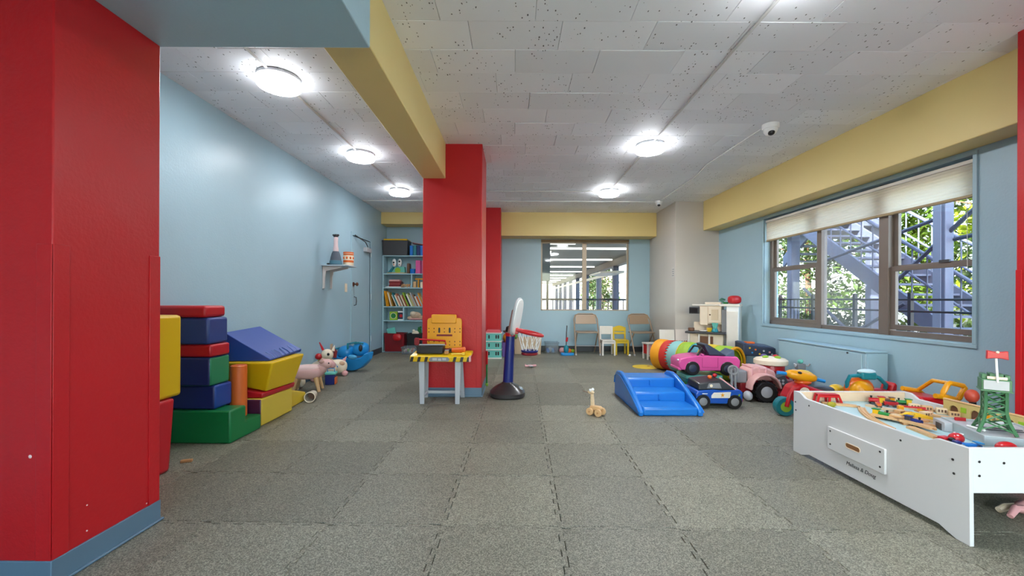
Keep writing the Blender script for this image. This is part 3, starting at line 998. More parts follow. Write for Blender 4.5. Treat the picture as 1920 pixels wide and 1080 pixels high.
# patterned ball between
bl = one('toy_ball', MB().ell((0, 0, .07), .07, 20, 12), P_CREAM, 'cream ball with a blue patch behind the pink animal stool', 'ball', loc=(-2.50, 4.76, 0.0))
ob('patch', MB().ell((.02, -.055, .095), (.022, .016, .03), 12, 8), P_NAVY, bl)
# toy box blue orange
t = thing('activity_cube', 'small blue and orange activity cube beside the stool legs', 'toy', (-2.225, 4.98, 0), math.radians(12))
ob('cube_body', MB().box(-.06, .05, -.05, .06, 0, .12), P_NAVY, t, bevel=.008)
ob('orange_side', MB().box(.05, .062, -.05, .06, .005, .085), P_ORG, t, bevel=.004)
ob('cube_top', MB().box(-.062, .064, -.052, .062, .12, .15), P_AQUA, t, bevel=.008)
ob('bead_bar', MB().tube([(-.04, 0, .15), (-.04, 0, .19), (.04, 0, .19), (.04, 0, .15)], .006, 6), P_SKY, t)
# cream cow hopper
t = thing('hopper_cow', 'cream cow hopper with pink feet next to the blue whale', 'ride-on toy', (-2.39, 5.52, 0), math.radians(30))
ob('body', MB().ell((0, 0, .125), (.135, .095, .095), 20, 12, .85), P_CREAM, t)
hd = ob('head', MB().ell((-.09, -.02, .19), (.06, .055, .05), 14, 10), P_CREAM, t)
ob('halter', MB().torus((-.115, -.025, .185), .053, .007, (1, .2, 0), 20, 6), P_SKY, hd)
ob('strap', MB().tube([(-.10, -.075, .22), (-.03, -.095, .17), (.0, -.1, .13)], .009, 6), P_SKY, hd)
ob('spot', MB().ell((.05, -.062, .165), (.045, .03, .035), 14, 8), mat('tan_spot', (222, 176, 140), .5), t)
for x, y in ((-.08, -.06), (.095, -.06), (-.08, .06), (.095, .06)):
    ob('foot', MB().ell((x, y, .035), (.04, .035, .038), 12, 8), P_LPINK, t)
ob('ear', MB().cyl((.09, 0, .2), (.12, -.01, .25), .025, .006, 10), P_LPINK, t)
# blue whale teeter-totter
t = thing('whale_rocker', 'glossy blue whale rocker toy near the door', 'ride-on toy', (-2.31, 5.88, 0), math.radians(-8))
hull = MB()
prof = []
nseg = 13
vs = []
for i in range(nseg):
    u = -1 + 2 * i / (nseg - 1)
    x = u * .27
    z0 = .015 + .17 * abs(u) ** 2.2
    z1 = .20 + .03 * u * u + (.05 if abs(u) > .8 else 0)
    w = .15 * (1 - .35 * u * u)
    vs += [(x, -w * .55, z0), (x, w * .55, z0), (x, w, z1), (x, -w, z1)]
fs = [(0, 3, 2, 1), tuple(4 * (nseg - 1) + k for k in (0, 1, 2, 3))]
for i in range(nseg - 1):
    for k in range(4):
        fs.append((4 * i + k, 4 * i + (k + 1) % 4, 4 * i + 4 + (k + 1) % 4, 4 * i + 4 + k))
ob('rocker_hull', hull.add(vs, fs), P_SKY, t, bevel=.02, seg=3)
hd = ob('whale_head', MB().ell((.12, 0, .32), (.10, .12, .10), 20, 12, .8), P_SKY, t)
ob('eye', MB().ell((.165, -.095, .34), (.028, .03, .05), 14, 10), M_BLACK, hd)
ob('whale_back', MB().ell((-.09, 0, .27), (.12, .13, .10), 20, 12, .85), P_SKY, t)
ob('fin', MB().ell((.06, -.13, .22), (.07, .03, .035), 14, 8), mat('sky_light', (90, 184, 236), .3), t)
ob('brow', MB().tube([(.07, -.09, .405), (.13, -.10, .42), (.2, -.09, .405)], .012, 8), P_TEAL, hd)
ob('handle', MB().tube([(-.02, -.11, .33), (-.02, -.11, .40), (-.02, .11, .40), (-.02, .11, .33)], .014, 8), P_TEAL, t)
ob('seat_grip', MB().tube([(-.23, -.09, .27), (-.235, -.10, .32), (-.235, .10, .32), (-.23, .09, .27)], .014, 8), P_TEAL, t)
one('wall_outlet', MB().xbox(XL, 0, .006, 5.74, 5.82, .28, .40).xbox(XL, .006, .009, 5.765, 5.795, .30, .33).xbox(XL, .006, .009, 5.765, 5.795, .35, .38), P_TAN, 'tan wall outlet above the blue whale rocker', 'outlet', bevel=.002)

# ------------------------------------------------------------------ wall shelf and its toys, switch
t = thing('wall_shelf', 'small blue-grey wall shelf on two brackets before the door', 'shelf', (XL(5.6), 5.6, 1.46))
M_SHF = paint_mat('shelf_paint', (176, 192, 204), .4)
ob('shelf_board', MB().box(.004, .35, -.14, .20, .018, .034), M_SHF, t, bevel=.003)
for yy in (-.10, .12):
    ob('bracket', MB().prism([(.004, .018), (.26, .018), (.26, .0), (.05, -.05), (.035, -.12), (.03, -.28), (.004, -.29)], 'y', yy, yy + .018), mat('bracket_paint', (206, 198, 196), .45), t, bevel=.002)
zt = 1.46 + .0345
t = thing('toy_bottle_doll', 'tall doll with a dark skirt and pale body on the wall shelf', 'doll', (XL(5.6) + .165, 5.54, zt))
ob('skirt', MB().lathe([(.078, 0), (.08, .01), (.078, .03), (.066, .10), (.052, .155), (.04, .185)], 24), mat('denim_dark', (84, 92, 104), .8), t)
ob('skirt_band', MB().lathe([(.081, .008), (.0815, .012), (.078, .055), (.073, .06)], 24, caps=False), mat('teal_grey', (84, 134, 154), .7), t)
ob('torso', MB().lathe([(.034, .18), (.036, .215), (.028, .26), (.026, .32), (.03, .36), (.022, .385)], 18), mat('pale_pink_cloth', (222, 196, 198), .7), t)
ob('hair', MB().ell((0, 0, .395), (.035, .035, .025), 14, 8).ell((-.03, 0, .405), (.016, .016, .014), 10, 6).ell((.03, 0, .405), (.016, .016, .014), 10, 6), M_BLACK, t)
ob('shoe', MB().ell((-.075, -.05, .012), (.028, .02, .012), 10, 6), M_BLACK, t)
t = thing('toy_canister', 'orange and white printed canister at the edge of the wall shelf', 'canister', (XL(5.6) + .278, 5.685, zt))
ob('can_body', MB().lathe([(.066, 0), (.068, .004), (.068, .17), (.066, .174)], 24), P_CREAM, t)
for z0, z1 in ((.145, .165), (.045, .075)):
    ob('printed_band', MB().lathe([(.0685, z0), (.069, z0 + .002), (.069, z1 - .002), (.0685, z1)], 24, caps=False), P_ORG, t)
for a in (-2.2, -1.5, -.8, -.1):
    ob('printed_spot', MB().ell((.066 * math.cos(a), .066 * math.sin(a), .108), (.014, .014, .018), 10, 6), P_ORG, t)
ob('can_lid', MB().lathe([(.070, .172), (.070, .186), (.066, .19)], 24), P_ORG, t)
one('light_switch', MB().xbox(XL, 0, .006, 6.22, 6.30, 1.14, 1.27).xbox(XL, .006, .013, 6.25, 6.27, 1.19, 1.22), P_CREAM, 'cream light switch plate beside the door knob', 'light switch', bevel=.002)

# ------------------------------------------------------------------ toy shelves
SX0, SX1, SY0, SY1 = -2.555, -1.15, 7.92, 8.195
M_SHELF = paint_mat('shelf_blue', (164, 200, 212), .42)
t = thing('bookcase', 'light blue painted bookcase crammed with toys and books', 'bookcase', (-1.85, 8.06, 0))
def sl(mb):
    for v in mb.v:
        v -= Vector((-1.85, 8.06, 0))
    return mb
HS = [.02, .621, .89, 1.2565, 1.53, 1.88]
ob('side_panel', sl(MB().box(SX0, SX0 + .025, SY0, SY1, 0, 1.88)), M_SHELF, t, bevel=.002)
ob('side_panel', sl(MB().box(SX1 - .025, SX1, SY0, SY1, 0, 1.88)), M_SHELF, t, bevel=.002)
ob('back_panel', sl(MB().box(SX0, SX1, SY1 - .008, SY1, 0, 1.88)), M_SHELF, t)
for z in HS:
    ob('shelf_board', sl(MB().box(SX0 + .003, SX1 - .003, SY0 + .002, SY1 - .01, z - .02, z)), M_SHELF, t, bevel=.002)
ob('divider', sl(MB().box(-2.0, -1.978, SY0 + .004, SY1 - .01, HS[3], HS[4] - .02)), M_SHELF, t, bevel=.002)
ob('divider', sl(MB().box(-2.155, -2.133, SY0 + .004, SY1 - .01, HS[1], HS[2] - .02)), M_SHELF, t, bevel=.002)
S1, S2, S3, S4, S5 = HS[1], HS[2], HS[3], HS[4], HS[5]
def bx(name, x0, x1, y0, y1, z0, z1, m, label, cat, bevel=.004, group=None, rz=0):
    cx, cy = (x0 + x1) / 2, (y0 + y1) / 2
    return one(name, MB().box(x0 - cx, x1 - cx, y0 - cy, y1 - cy, 0, z1 - z0), m, label, cat, group, bevel=bevel, loc=(cx, cy, z0), rot=(0, 0, rz))
def bin_(name, x0, x1, y0, y1, z0, z1, m, label, taper=.06, rim=True, cat='bin', th=.008):
    cx, cy = (x0 + x1) / 2, (y0 + y1) / 2
    dx, dy, h = (x1 - x0) / 2, (y1 - y0) / 2, z1 - z0
    k = 1 - taper
    t = thing(name, label, cat, (cx, cy, z0))
    def ringp(s, z, i=0): return [(-(dx * s - i), -(dy * s - i), z), ((dx * s - i), -(dy * s - i), z), ((dx * s - i), (dy * s - i), z), (-(dx * s - i), (dy * s - i), z)]
    vs = ringp(k, 0) + ringp(1, h) + ringp(1, h, th) + ringp(k, th, th)
    fs = [(3, 2, 1, 0)]
    for a in (0, 4, 8):
        fs += [(a + i, a + (i + 1) % 4, a + 4 + (i + 1) % 4, a + 4 + i) for i in range(4)]
    fs += [(12, 13, 14, 15)]
    ob('bin_shell', MB().add(vs, fs), m, t, bevel=.004)
    if rim:
        r = MB()
        e = .008
        for q in ((-dx - e, dx + e, -dy - e, -dy + .004), (-dx - e, dx + e, dy - .004, dy + e), (-dx - e, -dx + .004, -dy, dy), (dx - .004, dx + e, -dy, dy)):
            r.box(q[0], q[1], q[2], q[3], h - .012, h + .002)
        ob('bin_rim', r, m, t, bevel=.002)
    return t
# on top
t = bin_('storage_tote', -2.55, -2.06, 7.90, 8.18, S5 + .001, S5 + .285, M_DGREY, 'dark grey storage tote with a yellow lid on top of the bookcase')
ob('tote_lid', MB().box(-.22, .235, -.15, .15, .285, .315), P_YEL, t, bevel=.008)
cols = [P_BLUE, P_TEAL, P_NAVY, P_BLUE]
for k, m in enumerate(cols):
    bx('file_box', -2.035 + k * .068, -1.973 + k * .068, 7.95, 8.16, S5 + .001, S5 + .195, m, ('bright blue file box next to the dark tote', 'teal file box on the bookcase between blue ones', 'navy file box on the bookcase', 'last blue file box beside the yellow-green toy')[k], 'file box', group='file boxes on the bookcase')
one('flat_book', MB().box(-.14, .14, -.09, .09, 0, .014), P_DRED, 'dark red flat book slanting over the blue file boxes', 'book', loc=(-1.86, 8.06, S5 + .222), rot=(0, math.radians(9), .1))
t = thing('toy_truck', 'yellow and lime toy truck at the end of the bookcase top', 'toy truck', (-1.66, 8.02, S5 + .001))
ob('truck_cab', MB().box(-.09, -.03, -.04, .04, .02, .10), P_YEL, t, bevel=.01)
ob('truck_bed', MB().hexa([(-.03, -.045, .02), (.08, -.045, .02), (.08, .045, .02), (-.03, .045, .02), (-.03, -.05, .09), (.10, -.05, .16), (.10, .05, .16), (-.03, .05, .09)]), P_LIME, t, bevel=.008)
for x in (-.06, .05):
    for y in (-.04, .04):
        ob('wheel', MB().cyl((x, y - .01, .022), (x, y + .01, .022), .022, n=14), M_BLACK, t)
# first shelf: fair set, brown box, cup, pink boxes
t = thing('toy_fair_set', 'white toy fairground set with two penguins and a green dial', 'playset', (-2.30, 8.03, S4 + .001))
ob('set_base', MB().lathe([(.19, 0), (.20, .006), (.19, .018)], 28, sy=.5), W_LIGHT, t)
ob('dial', MB().cyl((.03, -.07, .06), (.03, -.06, .06), .055, n=20), P_LIME, t)
ob('house', MB().prism([(-.10, .018), (.17, .018), (.16, .13), (-.02, .13)], 'y', -.055, .03), P_AQUA, t, bevel=.004)
ob('slide', MB().hexa([(-.17, -.06, .018), (-.09, -.06, .018), (-.09, .0, .018), (-.17, .0, .018), (-.07, -.06, .13), (-.05, -.06, .13), (-.05, .0, .13), (-.07, .0, .13)]), P_TEAL, t, bevel=.003)
for k, x in enumerate((-.055, .055)):
    pg = ob('penguin', MB().ell((x, -.01, .21), (.042, .035, .082), 16, 10), M_WHITE, t)
    ob('penguin_face', MB().ell((x, -.04, .215 + .02 * k), (.018, .012, .02), 10, 6), M_BLACK, pg)
    ob('penguin_beak', MB().cyl((x, -.04, .175), (x, -.06, .17), .012, .002, 8), P_ORG, pg)
bx('brown_box', -2.095, -2.047, 7.98, 8.12, S4 + .131 - .13, S4 + .20, P_BROWN, 'brown printed box behind the toy fairground set', 'box')
one('toy_cup', MB().lathe([(.045, 0), (.055, .09), (.05, .09), (.04, .006)], 18), P_BLUE, 'blue cup beside the pink boxes', 'cup', loc=(-1.985, 7.99, S4 + .001))
bx('pink_box', -1.915, -1.825, 7.94, 8.14, S4 + .001, S4 + .255, P_PINK, 'bright pink upright box on the upper shelf', 'box')
bx('magenta_box', -1.822, -1.795, 7.95, 8.14, S4 + .001, S4 + .25, mat('magenta', (176, 40, 110), .4), 'thin magenta box between two pink boxes', 'box')
bx('pink_box', -1.792, -1.70, 7.94, 8.14, S4 + .001, S4 + .25, mat('pink2', (240, 130, 170), .4), 'paler pink upright box against the red pillar', 'box')
# second shelf
for k, m in enumerate((P_DRED, mat('brick_red', (170, 66, 66), .6), P_DRED, P_LPINK)):
    bx('flat_book', -2.44 + .01 * (k % 2), -2.23 + .012 * (k % 3), 7.96, 8.14, S3 + .02 + k * .034, S3 + .053 + k * .034, m,
       ('dark red book at the bottom of the flat stack', 'brick red book second in the flat stack', 'dark red book third in the flat stack', 'pale pink book topping the flat stack')[k], 'book', .003, 'flat book stack')
bx('paper_stack', -2.5, -2.2, 7.935, 8.15, S3 + .001, S3 + .019, M_WHITE, 'loose white paper under the flat red books', 'paper')
for k in range(3):
    tt = thing('wooden_animal', ('small brown wooden animal nearest the red books', 'small tan wooden animal in the middle of three', 'small brown wooden animal by the shelf divider')[k], 'toy animal', (-2.17 + k * .058, 7.96 + .02 * (k % 2), S3 + .001), .2 * k, 'wooden animals')
    ob('body', MB().ell((0, 0, .045), (.032, .018, .02), 12, 8), (W_MID, W_LIGHT, W_MID)[k], tt)
    ob('head', MB().ell((.028, 0, .062), (.014, .012, .013), 10, 6), (W_MID, W_LIGHT, W_MID)[k], tt)
    for q in (-.018, .018):
        ob('leg', MB().box(q - .006, q + .006, -.012, .012, 0, .035), (W_MID, W_LIGHT, W_MID)[k], tt)
t = thing('wooden_frame_toy', 'orange wooden frame toy right of the shelf divider', 'toy', (-1.86, 8.03, S3 + .001))
ob('frame_post', MB().box(-.03, -.005, -.03, .03, 0, .17), P_AMB, t, bevel=.003)
ob('frame_post', MB().box(.12, .145, -.03, .03, 0, .17), P_AMB, t, bevel=.003)
ob('frame_bar', MB().box(-.08, .145, -.032, .032, .155, .18), P_AMB, t, bevel=.003)
ob('frame_panel', MB().box(.02, .1, -.02, .02, 0, .11), P_CREAM, t, bevel=.003)
bx('wooden_block', -1.965, -1.91, 7.95, 8.0, S3 + .001, S3 + .12, W_LIGHT, 'upright wooden block right after the shelf divider', 'block')
# third shelf: leaning books
bc = [P_AMB, P_AMB, P_CREAM, mat('book_mustard', (206, 150, 50), .5), mat('book_white', (228, 222, 212), .5), P_TEAL, P_CREAM, mat('book_salmon', (222, 140, 110), .5), mat('book_white', (0, 0, 0)), P_BROWN,
      P_CREAM, mat('book_rust', (170, 90, 60), .5), P_LIME, M_BLACK, M_WHITE, mat('book_lime2', (196, 206, 120), .5), P_TAN, M_LGREY, mat('book_brown2', (150, 110, 84), .5), M_WHITE, P_ORG, M_LGREY, P_AMB, P_TAN]
ordn = 'first second third fourth fifth sixth seventh eighth ninth tenth eleventh twelfth thirteenth fourteenth fifteenth sixteenth seventeenth eighteenth nineteenth twentieth twenty-first twenty-second twenty-third twenty-fourth'.split()
bn = 'amber amber cream mustard white teal cream salmon white brown cream rust lime black white pale-lime tan grey brown white orange grey amber tan'.split()
x, pl = -2.526, 0.0
for k, m in enumerate(bc):
    th = RND.uniform(.016, .026)
    h = RND.uniform(.20, .29) if k > 2 else .30 - .01 * k
    lean = math.radians(-9 if k < 2 else (-15 if k < 4 else -24))
    x += max(0, .30 * (math.tan(-lean) - math.tan(-pl))) if k < 5 else 0
    pl = lean
    bt = thing('picture_book', '%s picture book, %s in the leaning row from the door side' % (bn[k], ordn[k]), 'book', (x, 8.03, S2 + .001 + abs(math.sin(lean)) * 0.0), 0, 'books leaning on the middle shelf')
    w = .16 + RND.uniform(0, .03)
    cov = MB()
    cov.box(0, .003, -w / 2, w / 2, 0, h).box(th - .003, th, -w / 2, w / 2, 0, h).box(0, th, -w / 2 - .003, -w / 2, 0, h)
    a = ob('cover', cov, m, bt)
    b = ob('pages', MB().box(.003, th - .003, -w / 2 + .001, w / 2 - .004, .003, h - .003), P_CREAM, bt)
    a.rotation_euler = b.rotation_euler = (0, lean, 0)
    x += th / math.cos(lean) + .006
    if x > -1.66:
        break
# fourth shelf
t = thing('picture_box', 'green box with a round dinosaur picture', 'box', (-2.345, 8.0, S1 + .001))
ob('box_body', MB().box(-.075, .075, -.05, .05, 0, .165), P_LIME, t, bevel=.004)
ob('round_print', MB().cyl((0, -.0505, .085), (0, -.052, .085), .052, n=24), P_GREEN, t)
ob('print_border', MB().torus((0, -.051, .085), .054, .005, (0, 1, 0), 24, 6), P_CREAM, t)
t = thing('picture_box', 'navy box with a red disc and white edging', 'box', (-2.198, 8.0, S1 + .001))
ob('box_body', MB().box(-.06, .04, -.05, .05, 0, .175), P_DNAVY, t, bevel=.004)
ob('disc_print', MB().cyl((.0, -.0505, .085), (.0, -.052, .085), .03, n=20), P_RED, t)
ob('edging', MB().box(-.062, .042, -.0525, -.0505, .15, .178).box(-.062, .042, -.0525, -.0505, 0, .02), M_WHITE, t)
t = thing('stuffed_animal', 'beige stuffed animal slumped on the fourth shelf', 'stuffed toy', (-1.93, 8.02, S1 + .001))
F_BEIGE = mat('plush_beige', (196, 172, 146), .95, bump=.5, bscale=90)
ob('body', MB().ell((.0, 0, .09), (.11, .075, .075), 18, 10).ell((.10, -.01, .05), (.06, .05, .045), 12, 8).ell((-.11, -.03, .04), (.05, .04, .038), 12, 8), F_BEIGE, t)
ob('head', MB().ell((-.04, -.04, .125), (.06, .05, .05), 14, 8), mat('plush_cream', (220, 204, 182), .95, bump=.5, bscale=90), t)
ob('blanket', MB().ell((0, -.03, .02), (.15, .06, .02), 16, 6), P_LPINK, t)
t = one('stuffed_bear', MB().ell((0, 0, .07), (.05, .05, .07), 14, 8).ell((0, -.01, .16), (.042, .04, .04), 14, 8).ell((-.035, 0, .195), (.016, .01, .016), 8, 6).ell((.035, 0, .195), (.016, .01, .016), 8, 6), mat('plush_brown', (140, 104, 82), .95), 'brown stuffed bear beside the slumped beige animal', 'stuffed toy', loc=(-1.69, 8.05, S1 + .001))
# bottom
t = bin_('toy_bin', -2.50, -2.12, 7.88, 8.15, .022, .37, P_DRED, 'dark red plastic bin on the bookcase floor')
one('picture_book', MB().box(-.08, .08, -.006, .006, 0, .42), P_AQUA, 'pale picture book sticking out of the dark red bin', 'book', loc=(-2.30, 7.97, .06), rot=(0, -.25, 0))
one('red_toy_bag', MB().ell((0, 0, 0), (.085, .03, .07), 16, 10, .8), P_RED, 'bright red bag hanging over the rim of the dark red bin', 'bag', loc=(-2.24, 7.835, .30))
t = bin_('black_bin', -2.08, -1.78, 7.93, 8.15, .15, .36, M_BLACK, 'black bin stacked behind the clear box')
one('bin_stand', MB().box(-.14, .14, -.09, .09, 0, .127), M_DGREY, 'dark box under the black bin', 'box', loc=(-1.93, 8.05, .022))
one('plush_rabbit', MB().ell((0, 0, 0.03), (.07, .05, .05), 14, 8).ell((-.035, 0, .075), (.03, .03, .03), 12, 8), P_CREAM, 'cream plush heaped in the black bin', 'stuffed toy', loc=(-1.93, 8.02, .335))
t = thing('toy_plant', 'small green toy plant poking out of the black bin', 'toy', (-1.86, 8.06, .35))
for k in range(9):
    a = k * 2.4
    ob('leaf', MB().ell((.02 * math.cos(a), .02 * math.sin(a), .03 + .012 * k), (.022, .012, .022), 8, 6), P_GREEN, t)
t = bin_('clear_box', -2.10, -1.80, 7.62, 7.88, 0, .135, P_CLEAR, 'clear plastic box of small toys in front of the bookcase')
for k in range(14):
    m = (P_TAN, P_LPINK, P_LIME, P_CREAM, P_ORG, M_LGREY, P_AQUA)[k % 7]
    ob('small_toy', MB().ell((-.11 + .037 * (k % 7), -.06 + .1 * (k // 7), .05 + .012 * (k % 3)), (.025, .03, .03), 10, 6), m, t)

# ------------------------------------------------------------------ toy workbench before the middle pillar
t = thing('toy_workbench', 'yellow toy workbench with a pegboard and hazard-striped edge', 'toy workbench', (-.725, 4.16, 0))
top = MB().prism([(-.13, .485), (.13, .505), (.13, .475), (-.115, .462), (-.12, .425), (-.14, .425), (-.143, .475)], 'x', -.298, .298)
tt = ob('table_top', top, P_YEL, t, bevel=.006)
for x0, dx in ((-.285, .05), (-.215, .035), (-.145, .045), (.135, .045), (.205, .045), (.27, .03)):
    ob('hazard_stripe', MB().prism([(x0 - .012, .427), (x0 + .016, .427), (x0 + .016 + .012, .474), (x0, .474)], 'y', -.1445, -.1415), M_BLACK, tt)
ob('name_plate', MB().prism([(-.10, .430), (.08, .430), (.095, .450), (.075, .472), (-.09, .472), (-.11, .452)], 'y', -.1455, -.1415), M_GREY, tt, bevel=.001)
ob('print_mark', MB().box(-.075, -.03, -.1465, -.1455, .44, .463).box(-.02, .012, -.1465, -.1455, .438, .46).box(.022, .06, -.1465, -.1455, .442, .464), M_LGREY, tt)
ob('end_cap', MB().box(.28, .3, -.145, -.09, .425, .485), P_LPINK, tt, bevel=.004)
pb = ob('pegboard', MB().prism(rrect(-.18, .18, .50, .845, .03), 'y', .105, .125), P_AMB, t, bevel=.003)
ob('board_header', MB().prism(rrect(-.135, .125, .79, .882, .015), 'y', .09, .128), P_AMB, pb, bevel=.006)
hole = mesh_of('peg_hole_disc', MB().cyl((0, 0, 0), (0, -.0015, 0), .0065, n=10), mat('peg_hole_shadow', (120, 62, 14), .6))  # flat discs on the board, the holes' inner shade painted brown
for i in range(7):
    for j, z in enumerate((.53, .565, .60, .70, .735)):
        if j > 2 and i in (2, 4):
            continue
        ob('peg_hole_disc', hole, None, pb, (-.162 + i * .054, .1045, z))
for x in (-.054, .054):
    ob('tool_slot', MB().prism(rrect(x - .010, x + .010, .69, .745, .009), 'y', .1035, .106), M_BLACK, pb)
ob('tool_slot', MB().box(-.082, .082, .1035, .106, .655, .675), P_DRED, pb, bevel=.002)
ob('board_foot', MB().box(-.13, .13, .09, .126, .49, .53), P_DRED, pb, bevel=.004)
for x, s in ((-.185, -1), (.165, 1)):
    ob('leg', MB().hexa([(x - .022, -.105, 0), (x + .022, -.105, 0), (x + .022, -.085, 0), (x - .022, -.085, 0), (x - .03 + s * .005, -.11, .462), (x + .03 + s * .005, -.11, .462), (x + .03 + s * .005, -.07, .462), (x - .03 + s * .005, -.07, .462)]), M_LGREY, t, bevel=.004)
    ob('leg', MB().hexa([(x - .022 + s * .02, .165, 0), (x + .022 + s * .02, .165, 0), (x + .022 + s * .02, .185, 0), (x - .022 + s * .02, .185, 0), (x - .025, .08, .47), (x + .025, .08, .47), (x + .025, .115, .47), (x - .025, .115, .47)]), M_LGREY, t, bevel=.004)
    ob('side_brace', MB().box(x - .01, x + .01, -.09, .15, .05, .075), M_LGREY, t, bevel=.003)
ob('stretcher', MB().box(-.185, .165, .138, .150, .05, .08), M_LGREY, t, bevel=.003)
tz = .4995
# tray, saw, drill on it
t = thing('tool_tray', 'black tool tray on the toy workbench', 'tray', (-.838, 4.14, tz), .0)
e, w, d, h = .006, .13, .075, .075
ob('tray_shell', MB().box(-w, w, -d, d, 0, e).box(-w, w, -d, -d + e, e, h).box(-w, w, d - e, d, e, h).box(-w, -w + e, -d + e, d - e, e, h).box(w - e, w, -d + e, d - e, e, h), M_BLACK, t, bevel=.003)
ob('tray_lip', MB().box(-w - .006, w + .006, -d - .006, -d + .004, h - .01, h), M_BLACK, t, bevel=.002)
t = thing('toy_saw', 'red toy hacksaw propped across the black tray', 'toy saw', (-.81, 4.11, tz + .079), 0)
ob('saw_frame', MB().tube([(-.155, 0, .006), (-.15, 0, .06), (.12, 0, .045), (.125, 0, .006)], .009, 8), P_RED, t)
ob('saw_blade', MB().box(-.15, .125, -.002, .002, .0, .012), M_LGREY, t)
ob('saw_handle', MB().prism(rrect(-.19, -.14, .0, .075, .015), 'y', -.01, .01), P_DRED, t, bevel=.003)
t = thing('toy_drill', 'orange toy drill lying on the workbench', 'toy drill', (-.562, 4.11, tz), -.1)
ob('drill_body', MB().cyl((-.06, 0, .03), (.06, 0, .035), .022, .03, 14).ell((.062, 0, .035), (.016, .031, .031), 12, 8), P_ORG, t)
ob('drill_grip', MB().prism([(.02, .0), (.06, .0), (.07, .03), (.035, .03)], 'y', -.014, .014), P_ORG, t, bevel=.005)
ob('chuck', MB().cyl((-.06, 0, .03), (-.09, 0, .029), .02, .012, 12), M_BLACK, t)
ob('drill_bit', MB().cyl((-.09, 0, .029), (-.135, 0, .028), .005, .004, 8), M_LGREY, t)
t = thing('toy_pliers', 'black toy pliers behind the orange drill', 'toy tool', (-.63, 4.18, tz), .2)
ob('jaw', MB().box(-.08, .0, -.015, .015, .0, .02), M_BLACK, t, bevel=.004)
for s in (-1, 1):
    ob('grip', MB().tube([(0, 0, .012), (.05, s * .02, .014), (.10, s * .018, .03)], .009, 8), M_DGREY, t)
one('toy_nut', MB().cyl((0, 0, 0), (0, 0, .025), .025, n=6), W_MID, 'brown wooden nut next to the black tray', 'toy nut', loc=(-.672, 4.075, tz))
one('toy_hammer', MB().cyl((-.06, 0, .012), (.06, 0, .012), .009, n=10).box(.045, .075, -.03, .03, .0, .026), P_YEL, 'small yellow toy hammer in front of the orange drill', 'toy hammer', bevel=.002, loc=(-.56, 4.045, tz - .009), rot=(0, 0, .1))

# ------------------------------------------------------------------ basketball hoop
t = thing('basketball_hoop', 'toy basketball hoop on a blue pole with a black base', 'basketball hoop', (-.068, 4.44, 0), 0)
bs = MB()
n = 28
def sq(r, z, k=.75):
    return [(math.copysign(abs(math.cos(2 * PI * i / n)) ** k, math.cos(2 * PI * i / n)) * r * 1.0, math.copysign(abs(math.sin(2 * PI * i / n)) ** k, math.sin(2 * PI * i / n)) * r * 1.1, z) for i in range(n)]
vs = sq(.178, 0) + sq(.19, .012) + sq(.19, .05) + sq(.168, .07) + sq(.12, .105) + sq(.065, .135) + sq(.055, .15)
fs = [list(range(n))[::-1], list(range(6 * n, 7 * n))]
for k in range(6):
    fs += [(k * n + i, k * n + (i + 1) % n, (k + 1) * n + (i + 1) % n, (k + 1) * n + i) for i in range(n)]
ob('hoop_base', bs.add(vs, fs), mat('base_black', (48, 44, 44), .28), t)
ob('fill_cap', MB().ell((.13, -.02, .075), (.04, .06, .028), 14, 8), mat('cap_grey', (150, 160, 166), .3), t)
ob('pole', MB().cyl((.005, 0, .14), (.028, 0, .655), .056, .048, 24), P_NAVY, t)
ob('pole_collar', MB().cyl((.027, 0, .645), (.0285, 0, .68), .056, .056, 24), P_RED, t)
br = ob('backboard_bracket', MB().hexa([(-.005, -.05, .67), (.07, -.05, .67), (.07, .05, .67), (-.005, .05, .67), (.045, -.05, .93), (.10, -.05, .93), (.10, .05, .93), (.045, .05, .93)]), mat('bracket_shadow_brown', (150, 118, 112), .4), t, bevel=.01)  # brown colour stands for the shadow on the board's back
# backboard: rounded plate facing +x and a little to the viewer
bb = MB().prism([(u * .21, .19 + w * .195) for u, w in [(math.copysign(abs(math.cos(a)) ** .7, math.cos(a)), math.copysign(abs(math.sin(a)) ** .7, math.sin(a))) for a in [2 * PI * i / 32 for i in range(32)]]], 'x', -.012, .012)
o = ob('backboard', bb, M_WHITE, t, (.075, 0, .665), (0, math.radians(10), math.radians(-11)), bevel=.008)
ob('board_rim', MB().tube([(-.012, u * .213, .19 + w * .198) for u, w in [(math.copysign(abs(math.cos(a)) ** .7, math.cos(a)), math.copysign(abs(math.sin(a)) ** .7, math.sin(a))) for a in [2 * PI * i / 32 for i in range(32)]]], .012, 8, True), M_LGREY, o)
rc = Vector((.238, -.02, .682))
ob('rim_ring', MB().torus(rc, .142, .017, (.22, 0, 1), 36, 10), P_RED, t)
ob('rim_mount', MB().box(.06, .115, -.06, .03, .67, .735), P_RED, t, bevel=.008)
nb = rc + Vector((0, 0, -.225))
strand = []
for k in range(12):
    for s in (0, 1):
        pts = []
        for i in range(7):
            u = i / 6
            a = 2 * PI * k / 12 + (1 if s else -1) * u * .55
            r = .132 * (1 - u) + .075 * u
            c = rc.lerp(nb, u)
            tilt = -.22 * math.cos(a) * r * (1 - u)
            pts.append((c.x + r * math.cos(a), c.y + r * math.sin(a), c.z + tilt))
        ob('net_strand', MB().tube(pts[:6], .0035, 5), M_WHITE, t)
ob('net_band', MB().torus(nb + Vector((0, 0, .03)), .083, .012, (0, 0, 1), 24, 6), P_NAVY, t)
ob('net_band', MB().torus(nb + Vector((0, 0, .0)), .078, .014, (0, 0, 1), 24, 6), P_DRED, t)

